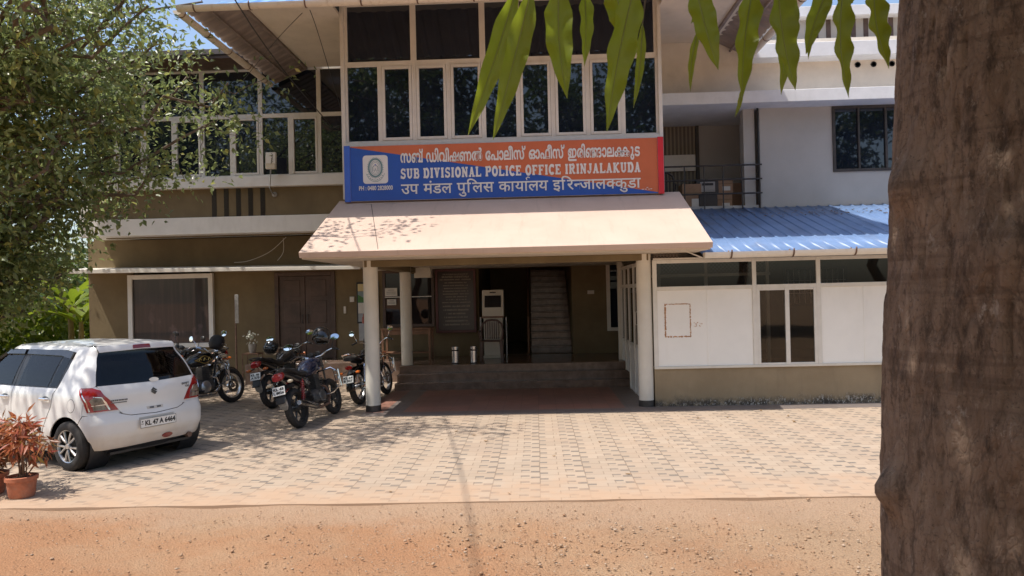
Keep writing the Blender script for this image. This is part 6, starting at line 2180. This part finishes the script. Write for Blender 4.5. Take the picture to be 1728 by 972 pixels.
bin_((-1.78, 16.32, .47), 'polished steel bin nearer the notice board, left of the pair')
bin_((-1.38, 16.32, .47), 'polished steel bin nearer the kiosk, right of the pair')


def table():
    T = thing('wooden_table', 'plain wooden table with a lower shelf under the porch window', 'table', (-3.0, 17.45, .47))
    MB().box(-.58, .58, -.28, .28, .71, .745).build('top', K['lwood'], T, .004)
    for sx in (-1, 1):
        for sy in (-1, 1): MB().box(sx * .54 - .025, sx * .54 + .025, sy * .24 - .025, sy * .24 + .025, 0, .71).build('leg', K['lwood'], T, .003)
    MB().box(-.515, .515, -.245, -.225, .60, .70).box(-.515, .515, .225, .245, .60, .70).build('apron', K['lwood'], T, .003)
    MB().box(-.51, .51, -.2, .2, .16, .185).build('shelf', K['lwood'], T, .003)


table()
for (px, py, w_, h_, lab) in ((660, 493, .30, .20, 'larger white paper notice taped to the porch window'), (661, 510, .22, .14, 'smaller white paper notice under the larger one on the porch window')):
    p = at(px, py, 18.14)
    T = thing('paper_notice', lab, 'notice', (p.x, 18.135, p.z), 0, 'paper notices on the porch window')
    MB().box(-w_ / 2, w_ / 2, 0, .003, -h_ / 2, h_ / 2).build('sheet', K['paper'], T, 0)
    t = MB(); rnd = random.Random(px)
    for i, z in enumerate((h_ * .25, 0.0, -h_ * .22)):
        ww = w_ * (.5 if i == 0 else .75)
        t.box(-ww / 2, ww / 2, -.002, .001, z - .008, z + .008)
    t.build('print', K['print'], T, 0)


def poster():
    p = at(612, 511, 18.12)
    T = thing('wall_poster', 'framed colour poster on the khaki wall half hidden by the left column', 'poster', (p.x + .12, 18.15, p.z))
    MB().box(-.27, .27, 0, .03, -.5, .5).build('frame', K['black'], T, .004)
    for z0, z1, m in ((.28, .46, K['post_sky']), (.0, .28, K['post_green']), (-.26, .0, K['paper']), (-.46, -.26, K['post_grey'])):
        MB().box(-.24, .24, -.004, .002, z0 + .002, z1 - .002).build('print', m, T, 0)
    MB().prism([(-.24, .01), (.24, .01), (.2, .10), (.02, .19), (-.1, .12), (-.24, .2)], -.008, -.0045).build('hill', K['post_hill'], T, 0)


K['post_sky'] = pm('poster_yellow', (.60, .50, .25), .4, var=.1)
K['post_green'] = pm('poster_blue', (.20, .26, .28), .4, var=.2)
K['post_hill'] = pm('poster_green', (.06, .20, .04), .4, var=.3)
K['post_grey'] = pm('poster_grey', (.30, .32, .34), .4, var=.15)
poster()


def bottle_stand():
    p = at(611, 575, 17.6)
    T = thing('sanitizer_stand', 'grey blue standing notice panel on a thin post behind the left column', 'stand', (p.x + .02, 17.7, .47))
    MB().lathe([(.12, 0), (.12, .015), (.02, .02), (.015, .5)], 20).build('base', K['dkmetal'], T)
    MB().box(-.11, .11, -.012, .012, .45, .86).build('panel', K['post_grey'], T, .004)
    MB().lathe([(.03, .86), (.033, .9), (.033, 1.0), (.012, 1.03), (.012, 1.08)], 14).build('bottle', K['red2'], T)


K['red2'] = pm('faded_red', (.35, .10, .07), .5, var=.1)
bottle_stand()


def floodlight():
    p = at(457, 271, 16.95); q = at(463, 328, 17.3)
    T = thing('floodlight', 'small box floodlight on a bent arm in front of the wing windows', 'lamp', (q.x, q.y, q.z))
    d = p - q
    MB().tube([(0, .02, 0), (-.0, -.15, .02), (d.x * .4, d.y - .02, .10), (d.x, d.y, d.z - .15)], .016, 8).build('arm', K['steeldull'], T)
    MB().lathe([(.06, 0), (.06, .03), (.02, .04)], 14, Matrix.Translation((0, .03, 0)) @ Matrix.Rotation(PI / 2, 4, 'X')).build('wall_plate', K['steeldull'], T)
    M_ = Matrix.Translation((d.x, d.y, d.z)) @ Matrix.Rotation(R(-6), 4, 'X')
    MB().box(-.115, .115, -.03, .06, -.19, .19, M_).build('lamp_box', K['cream'], T, .01)
    MB().box(-.10, .10, -.036, -.03, -.165, -.07, M_).build('lamp_glass', K['lampcell2'], T, .002)
    g = MB(); rnd = random.Random(2)
    for i in range(4): g.tube([(.02 + .012 * i, -.034, .16 - .06 * i), (.055 - .012 * i, -.036, .12 - .06 * i), (.02, -.034, .09 - .06 * i)], .006, 5, m=M_)
    g.build('led_strip', K['ink'], T)


K['steeldull'] = pm('galvanised', (.30, .29, .27), .55, .5, var=.2, scale=12)
floodlight()


def post_sign():
    p = at(397, 521, 17.4)
    T = thing('slim_sign_post', 'narrow grey metal plate standing on a thin rusty post by the khaki wall', 'post', (p.x, 17.4, 0))
    MB().tube([(0, .01, 0), (0, .01, p.z + .30)], .022, 8).build('post', K['rust'], T)
    MB().box(-.005, .085, -.02, .0, p.z - .34, p.z + .33).build('plate', K['steeldull'], T, .004)


post_sign()


def plant_stand():
    p = at(430, 640, 17.3)
    T = thing('plant_stand', 'small metal stand with a white pot and pale flowers by the door', 'plant stand', (p.x, 17.2, 0))
    f = MB()
    for sx in (-1, 1):
        for sy in (-1, 1): f.tube([(sx * .18, sy * .15, 0), (sx * .18, sy * .15, .72)], .012, 6)
    for z in (.3, .70): f.tube([(-.18, -.15, z), (.18, -.15, z), (.18, .15, z), (-.18, .15, z)], .01, 6, closed=True)
    f.build('frame', K['rust'], T)
    MB().box(-.17, .17, -.14, .14, .71, .725).build('shelf', K['lwood'], T, .003)
    MB().lathe([(.07, .725), (.09, .85), (.095, .93), (.08, .93), (.07, .80)], 18).build('pot', K['steeldull'], T)
    rng = np.random.default_rng(5)
    V, F_ = foliage(rng, [(0, 0, 1.0), (.05, 0, 1.1), (-.06, .02, 1.14), (.02, -.03, 1.2), (-.12, 0, 1.12)], 9, .05, .07, .05)
    np_object('flowers', V, F_, K['paleleaf'], T)


K['paleleaf'] = leaf_mat('pale_flower', (.42, .44, .36), (.6, .6, .52), (.2, .25, .1), .2)
plant_stand()


def carton(loc, sx, sy, sz, rz, label, mark=True):
    T = thing('cardboard_carton', label, 'carton', loc, rz, 'cartons piled on the balcony')
    MB().box(-sx / 2, sx / 2, -sy / 2, sy / 2, 0, sz).build('box', K['card'], T, .006)
    MB().box(-sx / 2 - .001, sx / 2 + .001, -sy / 2 - .002, -sy / 2 + .001, sz * .62, sz * .70).box(-sx / 2, sx / 2, -.03, .03, sz, sz + .002).build('tape', K['tape'], T, 0)
    if mark: MB().box(-sx * .02, sx * .36, -sy / 2 - .004, -sy / 2 + .001, sz * .2, sz * .48).build('paper_label', K['paper'], T, 0)


K['tape'] = pm('brown_tape', (.24, .14, .07), .3, var=.1)
carton((3.42, 16.6, 3.62), .42, .36, .62, R(4), 'brown carton with a white paper label, left of the balcony pile')
carton((4.12, 16.65, 3.62), .40, .40, .40, R(-5), 'lower brown carton under another at the right of the pile')
carton((4.10, 16.66, 4.022), .46, .38, .32, R(3), 'brown carton set on top at the right of the balcony pile')
carton((4.40, 16.95, 3.62), .36, .36, .66, R(8), 'tall brown carton close to the grey balcony pillar', False)


def tv():
    T = thing('old_appliance', 'dark grey appliance with a pale front panel between the balcony cartons', 'appliance', (3.78, 16.55, 3.62))
    MB().box(-.20, .20, -.14, .16, 0, .40).box(-.24, .24, -.10, .14, .40, .72).build('case', K['chairdk'], T, .012)
    MB().box(-.16, .16, -.112, -.10, .44, .66).build('front_panel', K['recess2'], T, .004)
    MB().box(-.12, .12, -.118, -.11, .58, .63).build('vent', K['ink'], T, 0)


K['recess2'] = pm('dull_grey', (.33, .31, .29), .5, var=.2)
tv()


def potted(loc, label, mat, seed, h=.85, r_=.15, spread=.34, n=34, cat='potted plant', name='potted_plant', L=.13, W=.035, per=12):
    T = thing(name, label, cat, loc)
    MB().lathe([(r_ * .78, 0), (r_ * .86, .02), (r_ * .98, .17), (r_ * 1.08, .175), (r_ * 1.1, .215), (r_ * 1.0, .22), (r_ * .95, .19), (r_ * .93, .175)], 28, cap=True).build('pot', K['tcotta'], T)
    MB().lathe([(.001, .188), (r_ * .94, .186)], 24, cap=False).build('soil', K['earth'], T)
    rng = np.random.default_rng(seed)
    st = MB(); tips = []
    for i in range(n):
        a = rng.uniform(0, 2 * PI); rr = abs(rng.normal(0, spread * .62)); zz = .28 + (h - .28) * rng.uniform(.05, 1) ** .8 * max(.35, 1 - rr)
        e = np.array([math.cos(a) * rr, math.sin(a) * rr, zz])
        s = np.array([rng.normal(0, .03), rng.normal(0, .03), .18])
        path = bend_path(rng, s, e, 4, .2)
        st.tube([tuple(p) for p in path], [.007, .006, .005, .004, .003], 5)
        tips += [path[4], path[3] * .4 + path[4] * .6]
    st.build('stems', K['stemr'], T)
    V, F_ = foliage(rng, tips, per, .05, L, W, .55)
    np_object('leaves', V, F_, mat, T)
    return T


K['stemr'] = pm('red_stem', (.16, .09, .05), .7, var=.2)
K['leaf_r'] = leaf_mat('croton_leaf', (.30, .055, .035), (.42, .17, .07), (.36, .30, .06), .35, .4)
K['leaf_r2'] = leaf_mat('croton_leaf_dull', (.20, .055, .03), (.32, .16, .07), (.16, .17, .04), .35, .4)
potted((-5.34, 7.60, .006), 'terracotta pot of red and yellow croton at the lower left', K['leaf_r'], 2, .80, .14, .19, 17, per=8)
potted((-5.80, 7.75, .006), 'second red leaved potted shrub cut by the left picture edge', K['leaf_r2'], 6, .85, .17, .42, 40)
potted((4.36, 16.25, .47), 'potted yellow green plant on the step inside the annexe', K['leaf_y'], 8, .9, .15, .14, 8, per=4, L=.2, W=.07)
# white post and pole that show through the annexe glass
T = thing('inner_post', 'white painted post seen through the right pane of the annexe window', 'post', (4.62, 16.5, .47))
MB().box(-.08, .08, -.08, .08, 0, 2.0).build('shaft', K['white'], T, .006)
MB().box(-.10, .10, -.10, .10, 0, .10).build('foot', K['dkmetal'], T, .004)


def cable(pts, r_, label, name='cable'):
    # catenary-like smoothing through the given points
    P = [Vector(p) for p in pts]
    out = []
    for i in range(len(P) - 1):
        p0, p1, p2, p3 = P[max(i - 1, 0)], P[i], P[i + 1], P[min(i + 2, len(P) - 1)]
        for k in range(8):
            t = k / 8
            out.append(.5 * ((2 * p1) + (p2 - p0) * t + (2 * p0 - 5 * p1 + 4 * p2 - p3) * t * t + (3 * p1 - p0 - 3 * p2 + p3) * t ** 3))
    out.append(P[-1])
    o = MB().tube(out, r_, 6).build(name, K['wire'])
    return tag(o, label, 'cable', 'cables about the roof')


cable([(-4.62, 17.24, 5.9), (-4.72, 12.6, 6.62), (-4.0, 5.0, 7.7), (-3.4, -8, 9.5)], .012, 'black service cable coming down across the eave to the wing wall')
cable([at(523, 17, 12.7), at(538, 60, 14.3), at(575, 183, 17.25)], .007, 'thin black wire dropping from the gutter to the wing windows')
cable([at(510, 22, 12.7), at(460, 75, 14.5), at(380, 173, 17.2), at(333, 227, 17.25)], .006, 'thin wire running down leftwards from the gutter to the wing')
cable([at(483, 400, 18.17), at(455, 425, 18.1), at(420, 440, 18.0), at(395, 443, 17.9)], .008, 'pale conduit cable looped down the khaki wall to the sunshade')
cable([at(478, 402, 18.15), at(478, 425, 18.1), at(468, 440, 18.05)], .007, 'short pale cable end hanging beside the looped one')
for o in list(COL.objects)[-2:]: o.data.materials[0] = K['cream']


# ------------------------------------------------------------------ loose stones and fallen leaves
def scatter():
    rng = np.random.default_rng(12)
    m = MB()
    ico = []
    t = (1 + 5 ** .5) / 2
    base = [(-1, t, 0), (1, t, 0), (-1, -t, 0), (1, -t, 0), (0, -1, t), (0, 1, t), (0, -1, -t), (0, 1, -t), (t, 0, -1), (t, 0, 1), (-t, 0, -1), (-t, 0, 1)]
    fs = [(0, 11, 5), (0, 5, 1), (0, 1, 7), (0, 7, 10), (0, 10, 11), (1, 5, 9), (5, 11, 4), (11, 10, 2), (10, 7, 6), (7, 1, 8), (3, 9, 4), (3, 4, 2), (3, 2, 6), (3, 6, 8), (3, 8, 9), (4, 9, 5), (2, 4, 11), (6, 2, 10), (8, 6, 7), (9, 8, 1)]
    base = np.array(base) / 1.9
    n = 9000
    Vs, Fs = [], []
    k = 0
    for i in range(n):
        u = rng.uniform()
        if u < .45: x, y = rng.normal(.6, 1.6), rng.normal(5.6, .55)
        elif u < .65: x, y = rng.uniform(-6, 4), rng.normal(6.4 + .12 * math.sin(rng.uniform(-6, 4)), .3)
        else: x, y = rng.uniform(-6, 4.5), rng.uniform(4.4, 7.0)
        if not (-7 < x < 5 and 4 < y < 7.1): continue
        s = min(.017, .002 + rng.exponential(.0023))
        v = base * rng.uniform(.7, 1.3, (12, 3)) * s * np.array([1.2, 1, .65])
        a = rng.uniform(0, 2 * PI); c_, q_ = math.cos(a), math.sin(a)
        v = v @ np.array([[c_, q_, 0], [-q_, c_, 0], [0, 0, 1]]) + np.array([x, y, .008 + s * .25])
        Vs.append(v); Fs.append(np.array(fs) + k); k += 12
    tag(np_object('gravel', np.concatenate(Vs), np.concatenate(Fs), K['stone']), 'loose gravel and pebbles strewn over the earth road', 'gravel', kind='stuff')
    # fallen leaves on the blocks
    n = 46
    for i in range(n):
        px, py = [(1178, 706), (1228, 705), (1284, 693), (770, 728), (745, 742), (1012, 746), (1340, 712), (1330, 702), (1262, 762), (820, 745), (935, 770), (670, 725), (1060, 800), (800, 735), (1005, 720)][i % 15] if i < 15 else (rng.uniform(560, 1460), rng.uniform(695, 840))
        d = CAM_M @ Vector(((px - 864) / F_PX, -(py - 486) / F_PX, -1))
        p = Vector((0, 0, HC)) + d * (-(HC - .012) / d.z)
        L = rng.uniform(.035, .085) if i < 15 else rng.uniform(.015, .04)
        a = rng.uniform(0, 6.28)
        w_ = L * rng.uniform(.35, .6)
        cur = rng.uniform(.15, .5)
        vs = []
        for j in range(5):
            t = j / 4; ww = w_ * math.sin(PI * (t * .9 + .05))
            zc = L * cur * (t - .5) ** 2 * 2
            for s in (-1, 0, 1): vs.append(((t - .5) * L, s * ww * .5, zc + (abs(s) * ww * .3)))
        M_ = Matrix.Translation(p) @ Matrix.Rotation(a, 4, 'Z')
        o = MB().add(vs, [(3 * j + q, 3 * j + q + 1, 3 * j + q + 4, 3 * j + q + 3) for j in range(4) for q in (0, 1)]).build('fallen_leaf', K['deadleaf'], None, smooth=60)
        o.matrix_world = M_
        tag(o, 'dry brown fallen leaf lying on the paving blocks of the yard', 'leaf', 'fallen leaves on the paving')


st_ = Mat('gravel_stone')
g_ = st_.nt.nodes.new('ShaderNodeNewGeometry')
rr_ = Ex(st_.nt, g_.outputs['Random Per Island'])
st_.color(st_.mix(rr_.step(.55, .95), st_.mix(rr_.step(0, .6), (.31, .18, .10), (.37, .245, .155)), (.40, .30, .22)))
st_.set(Roughness=.9)
K['stone'] = st_.m
scatter()
